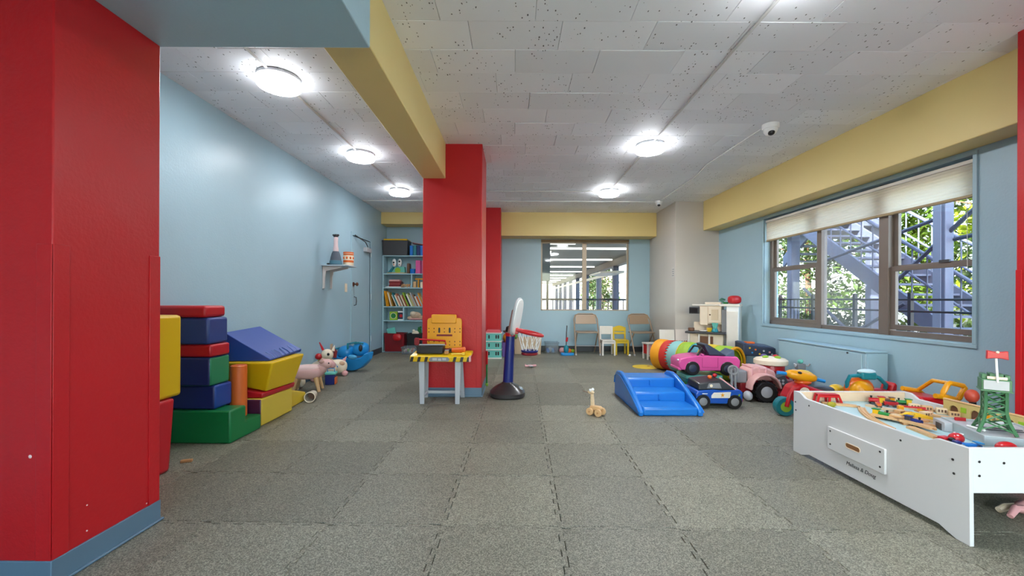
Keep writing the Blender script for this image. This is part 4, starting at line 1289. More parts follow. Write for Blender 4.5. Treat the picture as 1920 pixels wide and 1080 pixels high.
# ------------------------------------------------------------------ by the far pillar
t = thing('doll_house', 'aqua three-storey doll house with a red roof by the far pillar', 'doll house', (-.36, 7.24, 0), 0)
for k in range(3):
    f = ob('storey', MB().box(-.14, .14, -.11, .11, .02 + k * .145, .15 + k * .145), P_AQUA, t, bevel=.003)
    for x in (-.075, .05, .088):
        ob('window', MB().prism(rrect(x - .013, x + .013, .06 + k * .145, .125 + k * .145, .012), 'y', -.113, -.109), M_BLACK, f)
    ob('floor_band', MB().box(-.15, .15, -.12, .12, k * .145 + (.15 if k < 2 else .15), k * .145 + .165), M_OFFW, t, bevel=.002)
ob('floor_band', MB().box(-.15, .15, -.12, .12, 0, .02), M_OFFW, t, bevel=.002)
ob('roof', MB().hexa([(-.14, -.11, .456), (.14, -.11, .456), (.14, .11, .456), (-.14, .11, .456), (-.11, -.07, .505), (.11, -.07, .505), (.11, .07, .505), (-.11, .07, .505)]), mat('roof_pink', (216, 90, 96), .5), t, bevel=.004)
t = thing('toy_rake', 'thin red and green toy garden tool leaning on the middle pillar', 'toy tool', (-.325, 4.93, 0))
ob('tool_shaft', MB().cyl((.0, 0, .0), (-.0, -.012, .26), .010, n=8), P_GREEN, t)
ob('tool_grip', MB().cyl((0, -.012, .26), (0, -.02, .42), .013, n=8), P_RED, t)
ob('tool_head', MB().box(-.016, .016, -.03, .03, 0, .03), P_LIME, t, bevel=.003)
t = bin_('purple_bin', -.215, -.02, 7.36, 7.6, 0, .26, P_PURP, 'purple bin of costumes beside the doll house', .08)
one('costume_hat', MB().lathe([(.10, 0), (.105, .01), (.06, .02), (.055, .09), (.03, .11), (.001, .115)], 20), M_BLACK, 'black costume hat on the heap in the purple bin', 'hat', loc=(-.10, 7.48, .437), rot=(.15, .1, 0))
one('orange_cloth', MB().ell((0, 0, 0), (.085, .09, .10), 14, 8), mat('cloth_orange', (240, 150, 40), .85, bump=.5, bscale=40), 'orange cloth heaped in the purple bin', 'cloth', loc=(-.12, 7.48, .335))
one('green_cloth', MB().ell((0, 0, .04), (.04, .05, .05), 14, 8), mat('cloth_green', (120, 170, 80), .85), 'green cloth lump behind the hoop pole', 'cloth', loc=(.03, 7.72, .30))
t = bin_('cardboard_box', .0, .52, 7.72, 8.06, 0, .30, P_TAN, 'tan open box behind the basketball net', .06, False, 'box', .012)
ob('box_stripe', MB().box(-.20, .2, -.155, -.15, .0, .012), P_BROWN, t)
t = bin_('clear_tub', .60, .86, 7.84, 8.08, 0, .21, P_CLEAR, 'clear tub of blue toys at the end wall', .08)
for k in range(7):
    ob('small_toy', MB().ell((-.07 + .047 * (k % 4), -.05 + .09 * (k // 4), .05 + .02 * (k % 2)), .04, 12, 8), (P_BLUE, M_LGREY, P_SKY, P_NAVY)[k % 4], t)
for k, (x, y, r, m, lb) in enumerate(((.93, 7.92, .055, P_LPINK, 'pink ball beside the clear tub'), (1.01, 8.0, .06, P_RED, 'red soft ball at the end wall'), (1.06, 7.88, .05, P_ORG, 'orange ball before the red one at the end wall'), (1.14, 7.95, .04, P_LIME, 'small lime ball by the blue toy vacuum'))):
    one('toy_ball', MB().ell((0, 0, r), r, 18, 12), m, lb, 'ball', loc=(x, y, 0))
t = thing('toy_vacuum', 'blue toy vacuum with a thin upright handle by the folding chair', 'toy vacuum', (1.0, 7.62, 0), .1)
ob('vacuum_foot', MB().prism(rrect(-.13, .12, -.07, .07, .05), 'z', 0, .045), P_SKY, t, bevel=.01)
ob('vacuum_body', MB().ell((-.02, .03, .11), (.05, .05, .08), 14, 10), P_TEAL, t)
ob('handle', MB().tube([(-.02, .03, .16), (-.01, .05, .42), (.0, .06, .55)], .010, 8), M_DGREY, t)
ob('grip', MB().tube([(-.01, .045, .25), (.0, .05, .33)], .022, 10), P_RED, t)

# ------------------------------------------------------------------ chairs
def folding_chair(x, y, rz, label):
    t = thing('folding_chair', label, 'chair', (x, y, 0), rz, 'beige metal folding chairs')
    m = P_BEIGE
    hw = .225
    # front leg + back upright loop, one continuous bent tube
    pts = [(-hw, -.20, 0), (-hw, -.02, .42), (-hw, .10, .66), (-hw + .03, .125, .735), (-hw + .09, .135, .76), (hw - .09, .135, .76), (hw - .03, .125, .735), (hw, .10, .66), (hw, -.02, .42), (hw, -.20, 0)]
    ob('back_loop', MB().tube(pts, .0125, 10), m, t)
    ob('backrest', MB().hexa([(-.205, .060, .57), (.205, .060, .57), (.205, .068, .57), (-.205, .068, .57), (-.19, .122, .745), (.19, .122, .745), (.19, .13, .745), (-.19, .13, .745)]), m, t, bevel=.003)
    ob('seat', MB().prism(rrect(-.20, .20, -.20, .17, .05), 'z', .41, .432), m, t, bevel=.008)
    for s in (-1, 1):
        ob('rear_leg', MB().tube([(s * (hw - .03), -.10, .41), (s * (hw - .03), .22, 0)], .0115, 8), m, t)
        for fy, fx in ((-.20, hw), (.22, hw - .03)):
            ob('foot_cap', MB().cyl((s * fx, fy, 0), (s * fx, fy * .97, .03), .016, n=10), M_LGREY, t)
    ob('cross_bar', MB().cyl((-hw, -.13, .165), (hw, -.13, .165), .008, n=8), M_GREY, t)
    ob('cross_bar', MB().cyl((-hw + .03, .11, .145), (hw - .03, .11, .145), .008, n=8), M_GREY, t)
folding_chair(1.385, 7.82, 0, 'beige folding chair nearer the blue toy vacuum')
folding_chair(2.43, 7.82, math.radians(10), 'beige folding chair turned slightly by the grey-white column')
def kid_chair(x, y, rz, label, m, style):
    t = thing('kids_chair', label, 'chair', (x, y, 0), rz)
    w, d, sh, bh = .11, .12, .285, .53
    ob('seat', MB().box(-w - .008, w + .008, -d - .01, d, sh - .02, sh), m, t, bevel=.006)
    for sx in (-1, 1):
        ob('leg', MB().box(sx * w - .015, sx * w + .015, -d, -d + .03, 0, sh - .02), m, t, bevel=.003)
        ob('leg', MB().hexa([(sx * w - .015, d - .03, 0), (sx * w + .015, d - .03, 0), (sx * w + .015, d, 0), (sx * w - .015, d, 0), (sx * w - .015, d - .01, bh - .02), (sx * w + .015, d - .01, bh - .02), (sx * w + .015, d + .015, bh - .02), (sx * w - .015, d + .015, bh - .02)]), m, t, bevel=.003)
        ob('apron', MB().box(sx * w - .008, sx * w + .008, -d + .02, d - .02, sh - .06, sh - .02), m, t)
    ob('apron', MB().box(-w, w, -d + .005, -d + .02, sh - .065, sh - .02), m, t)
    if style:
        ob('back_rail', MB().prism([(-w - .015, bh - .10)] + [(w + .015, bh - .10), (w + .015, bh - .03), (w * .5, bh), (0, bh + .012), (-w * .5, bh), (-w - .015, bh - .03)], 'y', d - .008, d + .012), m, t, bevel=.004)
        ob('back_rail', MB().box(-w, w, d - .014, d + .004, .375, .415), m, t, bevel=.003)
    else:
        ob('back_rail', MB().box(-w - .015, w + .015, d - .008, d + .012, bh - .15, bh + .005), m, t, bevel=.004)
kid_chair(1.76, 7.70, 0, "small white child's chair between the folding chair and the yellow chair", M_OFFW, 0)
kid_chair(2.03, 7.78, 0, "small yellow child's chair between two folding chairs", mat('yellow_paint', (236, 200, 40), .4), 1)
one('toy_ball', MB().ell((0, 0, .022), .022, 14, 10), M_WHITE, 'tiny white ball on the floor before the yellow chair', 'ball', loc=(2.12, 7.48, 0))
# tiny table with pink side
t = thing('doll_table', 'little white doll table with pink panels beside the tunnel', 'doll table', (2.42, 7.18, 0), .15)
ob('table_top', MB().box(-.14, .14, -.10, .10, .27, .29), M_OFFW, t, bevel=.004)
for sx in (-1, 1):
    for sy in (-1, 1):
        ob('leg', MB().box(sx * .115 - .014, sx * .115 + .014, sy * .08 - .012, sy * .08 + .012, 0, .27), M_OFFW, t, bevel=.003)
ob('side_panel', MB().box(-.10, -.005, -.088, -.078, .09, .26), P_LPINK, t, bevel=.003)
ob('side_panel', MB().box(-.126, -.116, -.06, .06, .10, .26), P_RED, t, bevel=.003)
ob('stretcher', MB().box(-.1, .1, -.085, -.075, .06, .08), M_OFFW, t)
# toy airplane
t = thing('toy_airplane', 'small pink and grey toy airplane on the open floor', 'toy airplane', (.255, 6.25, 0), .15)
ob('fuselage', MB().cyl((-.085, 0, .022), (.075, 0, .028), .012, .018, 10).ell((.075, 0, .028), (.02, .018, .018), 10, 8), P_LPINK, t)
ob('wing', MB().box(-.03, .025, -.08, .08, .026, .034), M_LGREY, t, bevel=.002)
ob('tail_fin', MB().prism([(-.085, .028), (-.05, .03), (-.085, .06)], 'y', -.004, .004), P_LPINK, t)
for s in (-1, 1):
    ob('wheel', MB().cyl((.02, s * .02 - .006, .012), (.02, s * .02 + .006, .012), .012, n=10), M_DGREY, t)

# ------------------------------------------------------------------ wooden pull giraffe
t = thing('pull_giraffe', 'wooden pull-along giraffe on four wheels', 'pull toy', (.745, 3.70, 0), math.radians(-40))
ob('body_bar', MB().prism(rrect(-.055, .055, .045, .085, .018), 'y', -.022, .022), W_LIGHT, t, bevel=.004)
ob('neck', MB().hexa([(-.05, -.014, .075), (-.018, -.014, .075), (-.018, .014, .075), (-.05, .014, .075), (-.052, -.012, .185), (-.028, -.012, .185), (-.028, .012, .185), (-.052, .012, .185)]), W_PALE, t, bevel=.004)
hd = ob('head', MB().ell((-.052, 0, .20), (.034, .017, .018), 14, 8), W_PALE, t)
for s in (-1, 1):
    e_ = ob('eye', MB().ell((-.047, s * .022, .222), .014, 12, 8), M_WHITE, hd)
    ob('pupil', MB().ell((-.055, s * .026, .222), .008, 10, 6), M_BLACK, e_)
ob('ear_string', MB().tube([(-.08, 0, .19), (-.115, -.01, .20), (-.125, -.02, .205)], .003, 6), P_BROWN, hd)
for x in (-.042, .042):
    for s in (-1, 1):
        w_ = ob('wheel', MB().cyl((x, s * .027, .034), (x, s * .05, .034), .034, n=18), W_LIGHT, t, bevel=.004)
        ob('hub', MB().cyl((x, s * .05, .034), (x, s * .054, .034), .009, n=10), W_MID, w_)
    ob('axle', MB().cyl((x, -.05, .034), (x, .05, .034), .006, n=8), W_MID, t)

# ------------------------------------------------------------------ blue step climber
t = thing('step_climber', 'glossy blue plastic step climber for toddlers', 'climber', (1.41, 4.1, 0))
prof = [(-.44, 0), (-.445, .045), (-.40, .075), (-.25, .14), (-.05, .215), (.12, .265), (.24, .285), (.36, .275), (.43, .235), (.45, .15), (.45, 0)]
for x0, x1 in ((-.29, -.245), (.245, .29)):
    sd = ob('side_wall', MB().prism(prof, 'x', x0, x1), P_BLUE, t, bevel=.014, seg=3)
    q = x0 - .001 if x0 < 0 else x1 - .0
    ob('side_ridge', MB().tube([(q, y, z * .86) for y, z in prof[1:-1]], .007, 6), P_BLUE, sd)
for y0, y1, z in ((-.43, -.16, .075), (-.16, .10, .155), (.10, .42, .24)):
    s = ob('step', MB().box(-.247, .247, y0, y1, 0, z), P_BLUE, t, bevel=.018, seg=3)
    if z > .1:
        ob('step_rib', MB().box(-.02, .0, y0 - .012, y0 + .01, z - .075, z - .02), P_BLUE, s, bevel=.006)

# ------------------------------------------------------------------ ride-on cars
def wheel(parent, x, y, z, r, w, hub, name='wheel'):
    """Wheel on a y-axle; hub face towards -y."""
    wv = ob(name, MB().lathe([(r * .55, -w / 2), (r * .92, -w / 2), (r, -w / 2 + .008), (r, w / 2 - .008), (r * .92, w / 2), (r * .55, w / 2)], 28, caps=False), M_BLACK, parent, (x, y, z), (PI / 2, 0, 0))
    ob('hub', MB().lathe([(r * .60, -w * .40), (r * .60, w * .42), (r * .5, w * .46), (r * .2, w * .50), (.0005, w * .52)], 20), hub, wv)
    return wv
tq = .196
mt = thing('folded_mat', 'folded green and teal play mat under the pink car', 'play mat', (2.2, 4.73, 0))
for k in range(5):
    ob('mat_layer', MB().prism(rrect(-.26 + .006 * (k % 2), .17 - .008 * (k % 3), -.13, .17, .03), 'z', k * .039, k * .039 + .0385), (P_TEAL, P_AQUA, P_GREEN, P_TEAL, P_AQUA)[k], mt, bevel=.006)
t = thing('pink_ride_car', 'hot pink ride-on convertible with a dark roof', 'ride-on car', (2.205, 4.735, tq), math.radians(-3))
W = .15
bod = MB().prism([(-.335, .09), (-.34, .15), (-.325, .185), (-.25, .205), (-.13, .222), (-.10, .224), (.10, .218), (.30, .214), (.335, .17), (.33, .085), (.27, .065), (.265, .11), (.225, .135), (.175, .135), (.135, .105), (.125, .055), (-.11, .05), (-.125, .105), (-.16, .135), (-.21, .135), (-.25, .105), (-.26, .06), (-.31, .06)], 'y', -W, W)
b = ob('car_body', bod, P_PINK, t, bevel=.012, seg=3)
ob('door_line', MB().box(-.085, .09, -W - .002, -W + .002, .09, .094).box(-.085, -.081, -W - .002, -W + .002, .09, .2).box(.086, .09, -W - .002, -W + .002, .09, .2), mat('pink_dark', (190, 50, 120), .3), b)
ob('head_light', MB().ell((-.325, -.10, .165), (.018, .03, .012), 12, 8), M_WHITE, b)
ob('bumper', MB().box(-.345, -.30, -W + .01, W - .01, .055, .085), P_PINK, b, bevel=.008)
ob('wing_mirror', MB().ell((-.085, -W - .015, .235), (.018, .014, .013), 10, 6), P_PINK, b)
ob('windshield_frame', MB().tube([(-.13, -.13, .222), (-.075, -.12, .305), (-.07, 0, .312), (-.075, .12, .305), (-.13, .13, .222)], .011, 8), M_BLACK, t)
ob('windshield', MB().add([(-.128, -.125, .222), (-.128, .125, .222), (-.075, .115, .302), (-.075, -.115, .302), (-.124, -.125, .222), (-.124, .125, .222), (-.071, .115, .302), (-.071, -.115, .302)], [(0, 1, 2, 3), (7, 6, 5, 4), (0, 3, 7, 4), (1, 5, 6, 2), (3, 2, 6, 7), (0, 4, 5, 1)]), M_GLASS, t)
ob('steering_wheel', MB().torus((-.02, -.01, .262), .045, .008, (.8, 0, .6), 20, 6), M_BLACK, t)
ob('soft_roof', MB().hexa([(.0, -.13, .222), (.20, -.13, .222), (.20, .13, .222), (.0, .13, .222), (-.055, -.115, .345), (-.01, -.115, .35), (-.01, .115, .35), (-.055, .115, .345)]), P_DNAVY, t, bevel=.012)
ob('rear_seat', MB().hexa([(.17, -.12, .21), (.29, -.12, .21), (.29, .12, .21), (.17, .12, .21), (.22, -.11, .245), (.285, -.11, .29), (.285, .11, .29), (.22, .11, .245)]), mat('seat_slate', (70, 86, 112), .45), t, bevel=.01)
for x in (-.188, .195):
    for y in (-.128, .128):
        wheel(t, x, y, .08, .08, .055, P_DNAVY)

t = thing('blue_police_car', 'blue ride-on police car with a black roof and white door panel', 'ride-on car', (1.985, 4.085, 0), math.radians(-2))
W = .165
bod = MB().prism([(-.225, .07), (-.23, .14), (-.21, .17), (-.06, .185), (.03, .175), (.19, .185), (.215, .16), (.212, .06), (.195, .05), (.19, .09), (.16, .115), (.115, .115), (.08, .09), (.07, .05), (-.10, .05), (-.11, .09), (-.14, .115), (-.18, .115), (-.205, .09)], 'y', -W, W)
b = ob('car_body', bod, mat('police_blue', (20, 88, 190), .28, coat=.3), t, bevel=.010, seg=3)
pn = ob('door_panel', MB().prism([(-.085, .105), (.09, .108), (.10, .165), (-.06, .158), (-.085, .13)], 'y', -W - .004, -W + .001), M_OFFW, b, bevel=.001)
star = [(.02 + (.022 if i % 2 == 0 else .009) * math.sin(PI * i / 5), .135 + (.022 if i % 2 == 0 else .009) * math.cos(PI * i / 5)) for i in range(10)]
ob('star_badge', MB().prism(star, 'y', -W - .007, -W - .003), P_AMB, pn)
ob('star_badge', MB().prism([(u * .6 + .166, w * .6 + .056) for u, w in star], 'y', -W - .006, -W + .001), P_LIME, b)
ob('print_mark', MB().box(-.17, -.12, -W - .002, -W + .001, .142, .150), M_WHITE, b)
cb = ob('black_cabin', MB().hexa([(-.20, -.15, .178), (.16, -.15, .178), (.16, .15, .178), (-.20, .15, .178), (-.19, -.13, .235), (.03, -.13, .275), (.03, .13, .275), (-.19, .13, .25)]), mat('cabin_black', (38, 40, 44), .3), t, bevel=.012)
ob('side_window', MB().prism([(-.12, .195), (.02, .195), (.0, .245), (-.10, .24)], 'y', -.153, -.14), M_GREY, cb, bevel=.002)
ob('window_badge', MB().cyl((-.08, -.156, .22), (-.08, -.152, .22), .014, n=14), P_CREAM, cb)
ob('roof_light', MB().ell((-.05, -.05, .285), (.022, .02, .02), 12, 8), P_ORG, cb)
ob('roof_light', MB().ell((.03, .02, .29), (.022, .02, .02), 12, 8), P_RED, cb)
ob('roof_bar', MB().tube([(.03, -.08, .285), (.10, -.11, .23), (.16, -.13, .18)], .008, 8), P_LPINK, cb)
ob('push_handle', MB().tube([(.165, -.04, .16), (.17, -.04, .26), (.16, -.04, .36), (.175, -.04, .385), (.195, -.04, .36), (.20, -.04, .28), (.205, -.04, .16)], .012, 8), M_GREY, t)
ob('grip_ring', MB().torus((.178, -.045, .355), .04, .011, (.2, 1, 0), 22, 8), M_GREY, t)
ob('tail_light', MB().box(.208, .22, -W + .01, -W + .05, .07, .10), P_RED, b, bevel=.003)
for x in (-.16, .138):
    for y in (-.145, .145):
        wheel(t, x, y, .07, .07, .05, M_GREY)

# ------------------------------------------------------------------ play tunnel
A, B = Vector((2.21, 6.2, .225)), Vector((2.85, 5.2, .225))
ax = (B - A).normalized()
Lt = (B - A).length
t = thing('play_tunnel', 'striped pop-up caterpillar play tunnel behind the pink car', 'play tunnel', (2.53, 5.7, 0), math.atan2(ax.y, ax.x))
R0 = .212
def band(u0, u1, m, r0=R0, r1=R0, bul=.012, name='fabric_band'):
    x0, x1 = (u0 - .5) * Lt, (u1 - .5) * Lt
    n = 40
    rings = [(0, r0), (.25, (r0 + r1) / 2 + bul * .8), (.5, (r0 + r1) / 2 + bul), (.75, (r0 + r1) / 2 + bul * .8), (1, r1)]
    mb = MB()
    vs = []
    for u, r in rings:
        for i in range(n):
            a = 2 * PI * i / n
            vs.append((x0 + (x1 - x0) * u, r * math.cos(a), .225 + r * math.sin(a)))
    k = len(vs)
    vs += [(x, y * .985, .225 + (z - .225) * .985) for x, y, z in vs]
    fs = []
    for q in range(4):
        for i in range(n):
            a, b_ = q * n, q * n + n
            f = (a + i, a + (i + 1) % n, b_ + (i + 1) % n, b_ + i)
            fs += [f, tuple(j + k for j in reversed(f))]
    for q in (0, 4):
        for i in range(n):
            a = q * n
            fs.append((a + i, a + (i + 1) % n, k + a + (i + 1) % n, k + a + i))
    return ob(name, mb.add(vs, fs), m, t, ang=60)
def fab(n, c): return mat('tunnel_' + n, c, .6, vary=.08, bump=.15, bscale=30)
T_O, T_R, T_A, T_L, T_Y, T_T = fab('orange', (250, 168, 26)), fab('red', (216, 52, 40)), fab('aqua', (150, 208, 204)), fab('lime', (168, 206, 60)), fab('yellow', (244, 208, 60)), fab('teal', (60, 168, 190))
band(0, .12, T_O, R0 + .012, R0 + .004, .006)
bs = band(.12, .21, T_R, R0 + .004, R0, .008)
for i in range(30):
    a = 2 * PI * i / 30
    d = 2 * PI / 60
    def q(x, aa, r=R0 + .0135): return ((x - .5) * Lt, r * math.cos(aa), .225 + r * math.sin(aa))
    ob('scallop', MB().add([q(.205, a - d), q(.205, a + d), q(.245, a), q(.205, a - d, R0 + .006), q(.205, a + d, R0 + .006), q(.245, a, R0 + .006)], [(0, 1, 2), (5, 4, 3), (0, 3, 4, 1), (1, 4, 5, 2), (2, 5, 3, 0)]), T_R, bs)
band(.21, .36, T_A)
band(.36, .50, T_L)
band(.50, .62, T_T)
band(.62, .78, T_Y)
band(.78, .96, T_L)
for u, m in ((0.0, T_O), (.21, T_A), (.36, T_Y), (.50, T_L), (.78, T_Y)):
    ob('hoop_ring', MB().torus(((u - .5) * Lt, 0, .225), R0 + .004, .006, (1, 0, 0), 40, 6), m, t)
ob('end_ring', MB().torus((.475 * Lt, 0, .225), R0 - .004, .017, (1, 0, 0), 44, 8), P_AMB, t)
ob('end_ring', MB().torus((.455 * Lt, 0, .225), R0 - .03, .010, (1, 0, 0), 44, 8), P_YEL, t)
ob('mesh_strip', MB().prism([(-.05, .03), (.05, .03), (.07, .06), (-.07, .06)], 'x', .38 * Lt, .46 * Lt), T_T, t, bevel=.003)
fl_ = Vector((2.03, 6.33, 0))
M_ = Matrix.Rotation(-math.atan2(ax.y, ax.x), 3, 'Z')
lp = M_ @ (fl_ - Vector((2.53, 5.7, 0)))
fp = ob('end_flap', MB().lathe([(.185, 0), (.19, .003), (.185, .008), (.0005, .010)], 36), T_Y, t, tuple(lp))
ob('flap_toggle', MB().cyl((.02, .06, .009), (.02, .06, .018), .02, n=12), W_MID, fp)

# ------------------------------------------------------------------ white toy cabinet with popcorn box, before the column
t = thing('toy_cabinet', 'low white toy cabinet before the grey-white column', 'cabinet', (2.69, 6.74, 0))
ob('cabinet_body', MB().box(-.27, .26, -.11, .12, 0, .275), M_OFFW, t, bevel=.004)
ob('cabinet_top', MB().box(-.28, .28, -.125, .125, .275, .295), M_WHITE, t, bevel=.004)
for x in (-.13, .125):
    d = ob('cabinet_door', MB().box(x - .115, x + .115, -.118, -.109, .02, .26), M_WHITE, t, bevel=.003)
    ob('knob', MB().ell((x * .2, -.125, .15), .01, 10, 6), M_LGREY, d)
one('white_board', MB().box(-.13, .12, -.008, .008, 0, .25), M_OFFW, 'plain white board leaning on the column over the low cabinet', 'board', bevel=.003, loc=(2.55, 6.80, .296), rot=(-.08, 0, 0))
t = one('white_board', MB().box(-.12, .12, -.008, .008, 0, .255), mat('board_warm', (228, 218, 210), .5), 'warm white board with grey edge behind the popcorn box', 'board', bevel=.003, loc=(2.81, 6.80, .296), rot=(-.08, 0, 0))
t = thing('popcorn_box', 'red and white striped popcorn box on the low cabinet', 'box', (2.81, 6.70, .296))
ob('box_body', MB().box(-.085, .085, -.035, .035, 0, .085), M_WHITE, t, bevel=.003)
for k in range(5):
    ob('red_stripe', MB().box(-.08 + k * .036, -.064 + k * .036, -.0375, -.0345, .02, .085), P_RED, t)
ob('red_base', MB().ell((0, -.0355, .012), (.07, .004, .02), 16, 8), P_RED, t)

# ------------------------------------------------------------------ play kitchen
t = thing('play_kitchen', 'beige and white play kitchen with a grey fridge tower', 'play kitchen', (3.02, 6.2, 0), math.radians(-38))
M_K = mat('kitchen_cream', (224, 208, 186), .45)
ob('counter_top', MB().box(-.36, .20, -.19, .15, .535, .565), M_DGREY, t, bevel=.008)
ob('base_cabinet', MB().box(-.33, .16, -.14, .14, .04, .535), M_K, t, bevel=.004)
for x in (-.31, -.165, -.02):
    ob('open_shelf', MB().box(x - .01, x + .155, -.165, -.14, .26, .28), W_MID, t)
    ob('upright', MB().box(x - .012, x + .012, -.168, -.14, .02, .535), M_OFFW, t, bevel=.003)
ob('oven_door', MB().box(-.15, .03, -.155, -.139, .30, .50), P_BROWN, t, bevel=.004)
ob('back_splash', MB().box(-.30, .17, .09, .12, .565, .70), M_K, t, bevel=.004)
up = ob('upper_cabinet', MB().box(-.19, .12, -.02, .13, .68, .955), M_K, t, bevel=.006)
d = ob('cabinet_door', MB().box(-.06, .115, -.032, -.02, .70, .94), M_K, up, bevel=.004)
ob('door_groove', MB().box(-.02, .075, -.036, -.031, .74, .90), mat('groove_tan', (206, 186, 158), .5), d, bevel=.003)
ob('knob', MB().ell((-.04, -.038, .82), .011, 10, 6), P_BROWN, d)
ob('side_door', MB().box(-.18, -.075, -.03, -.02, .66, .94), M_K, up, bevel=.004)
ob('rail', MB().box(-.30, .14, -.03, .13, .955, .975), M_OFFW, up, bevel=.004)
ob('crown', MB().box(-.12, .10, .0, .1, .975, 1.01), M_K, up, bevel=.006)
mw = ob('microwave', MB().box(-.345, -.195, -.02, .12, .83, .935), M_DGREY, t, bevel=.006)
ob('microwave_window', MB().box(-.335, -.215, -.026, -.02, .845, .92), M_BLACK, mw, bevel=.002)
fg = ob('fridge_tower', MB().box(.20, .36, -.12, .13, 0, .95), M_WHITE, t, bevel=.006)
ob('grey_panel', MB().box(.125, .20, -.06, .12, .0, .90), M_GREY, fg, bevel=.004)
ob('fridge_door', MB().box(.207, .353, -.130, -.119, .02, .88), M_OFFW, fg, bevel=.006)
ob('fridge_top', MB().box(.11, .375, -.135, .14, .95, .985), M_OFFW, fg, bevel=.006)
ob('faucet', MB().tube([(-.02, .06, .565), (-.02, .06, .63), (-.02, .01, .64), (-.02, -.005, .62)], .008, 8), M_CHROME, t)
kr = t.rotation_euler.z
def kp(x, y, z):
    v = Matrix.Rotation(kr, 3, 'Z') @ Vector((x, y, 0))
    return (3.02 + v.x, 6.2 + v.y, z)
t = thing('toy_blender', 'teal toy blender on the play kitchen counter', 'toy appliance', kp(.05, -.13, .566))
ob('blender_base', MB().lathe([(.045, 0), (.05, .01), (.035, .05), (.03, .055)], 18), P_TEAL, t)
ob('blender_jar', MB().lathe([(.028, .056), (.045, .13), (.04, .135)], 18), P_AQUA, t)
one('toy_pot', MB().lathe([(.035, 0), (.045, .01), (.045, .05), (.04, .05), (.035, .012), (.0005, .011)], 18), P_BROWN, 'brown toy pot at the far end of the kitchen counter', 'pot', loc=kp(-.285, -.12, .566))
one('toy_plate', MB().lathe([(.03, 0), (.06, .012), (.058, .016), (.0005, .006)], 22), M_WHITE, 'white toy plate on the kitchen counter', 'plate', loc=kp(-.11, -.12, .566))
one('toy_carton', MB().box(-.03, .03, -.025, .025, 0, .06), P_YEL, 'small yellow food carton by the teal blender', 'carton', bevel=.003, loc=kp(-.03, -.11, .566))
one('red_hamper', MB().ell((0, 0, .06), (.09, .07, .062), 18, 10, .7), P_RED, 'red toy purse lying on the fridge tower', 'toy', loc=kp(.285, .0, .988))
t = thing('green_toy_pan', 'green toy pan with a curved handle on the play kitchen', 'toy pan', kp(.165, .02, .987))
ob('pan_body', MB().lathe([(.03, 0), (.04, .025), (.036, .025), (.028, .004)], 18), P_GREEN, t)
ob('pan_handle', MB().tube([(-.03, 0, .02), (-.07, .03, .06), (-.03, .06, .075), (.02, .06, .06)], .014, 8), mat('sage', (70, 130, 110), .4), t)
# navy game table
t = thing('game_table', 'dark navy toy game table with coloured dots near the heater', 'game table', (3.215, 5.46, 0), math.radians(-8))
b = ob('table_box', MB().hexa([(-.20, -.14, .32), (.20, -.14, .30), (.20, .14, .30), (-.20, .14, .32), (-.20, -.14, .47), (.20, -.14, .42), (.20, .14, .44), (-.20, .14, .49)]), P_DNAVY, t, bevel=.012)
ob('play_field', MB().hexa([(-.18, -.12, .470), (.18, -.12, .424), (.18, .12, .440), (-.18, .12, .486), (-.18, -.12, .476), (.18, -.12, .430), (.18, .12, .446), (-.18, .12, .492)]), mat('field_blue', (78, 96, 130), .4), b)
for k, (x, z, m) in enumerate(((-.12, .42, P_YEL), (-.05, .40, P_ORG), (.05, .385, M_LGREY), (.12, .37, P_LPINK), (-.09, .36, P_SKY), (.0, .345, P_YEL), (.15, .34, M_LGREY))):
    ob('colour_dot', MB().cyl((x, -.1425, z), (x, -.146, z), .012, n=12), m, b)
ob('orange_patch', MB().box(-.12, -.02, -.05, .05, .468, .490), P_ORG, b, bevel=.004)
for x in (-.17, .17):
    for y in (-.11, .11):
        ob('leg', MB().cyl((x, y, 0), (x, y, .32), .016, n=10), M_BLACK, t)
# drum activity table
t = thing('drum_table', 'round red and white toy drum table beside the tunnel mouth', 'activity table', (3.0, 4.78, 0))
ob('drum_body', MB().lathe([(.135, 0), (.14, .01), (.14, .29), (.135, .3)], 32), P_RED, t)
ob('drum_rim', MB().lathe([(.16, .295), (.175, .305), (.175, .35), (.15, .37), (.08, .385), (.0005, .388)], 32), P_CREAM, t)
for k in range(6):
    a = k * PI / 3 + .3
    ob('panel', MB().ell((.137 * math.cos(a), .137 * math.sin(a), .15), (.05, .05, .09), 12, 8), (P_DRED, P_RED)[k % 2], t)
for k, m in enumerate((P_LIME, P_RED, P_PURP, P_LIME)):
    a = k * PI / 2 - 1.2
    ob('play_button', MB().ell((.085 * math.cos(a), .085 * math.sin(a), .387), (.035, .03, .02), 12, 8), m, t)
t = thing('toy_robot', 'grey toy robot standing on a dark red tub by the heater', 'toy robot', (3.165, 4.52, 0))
ob('tub', MB().lathe([(.06, 0), (.075, .25), (.07, .26), (.055, .02)], 20), P_DRED, t)
ob('tub_lid', MB().lathe([(.08, .26), (.08, .275), (.0005, .28)], 20), M_LGREY, t)
ob('robot_body', MB().box(-.045, .045, -.03, .03, .28, .345), M_GREY, t, bevel=.008)
ob('robot_head', MB().ell((0, 0, .37), (.03, .028, .025), 12, 8), P_AQUA, t)
for s in (-1, 1):
    ob('robot_arm', MB().tube([(s * .045, 0, .335), (s * .07, -.02, .32), (s * .085, -.03, .35)], .009, 8), M_LGREY, t)

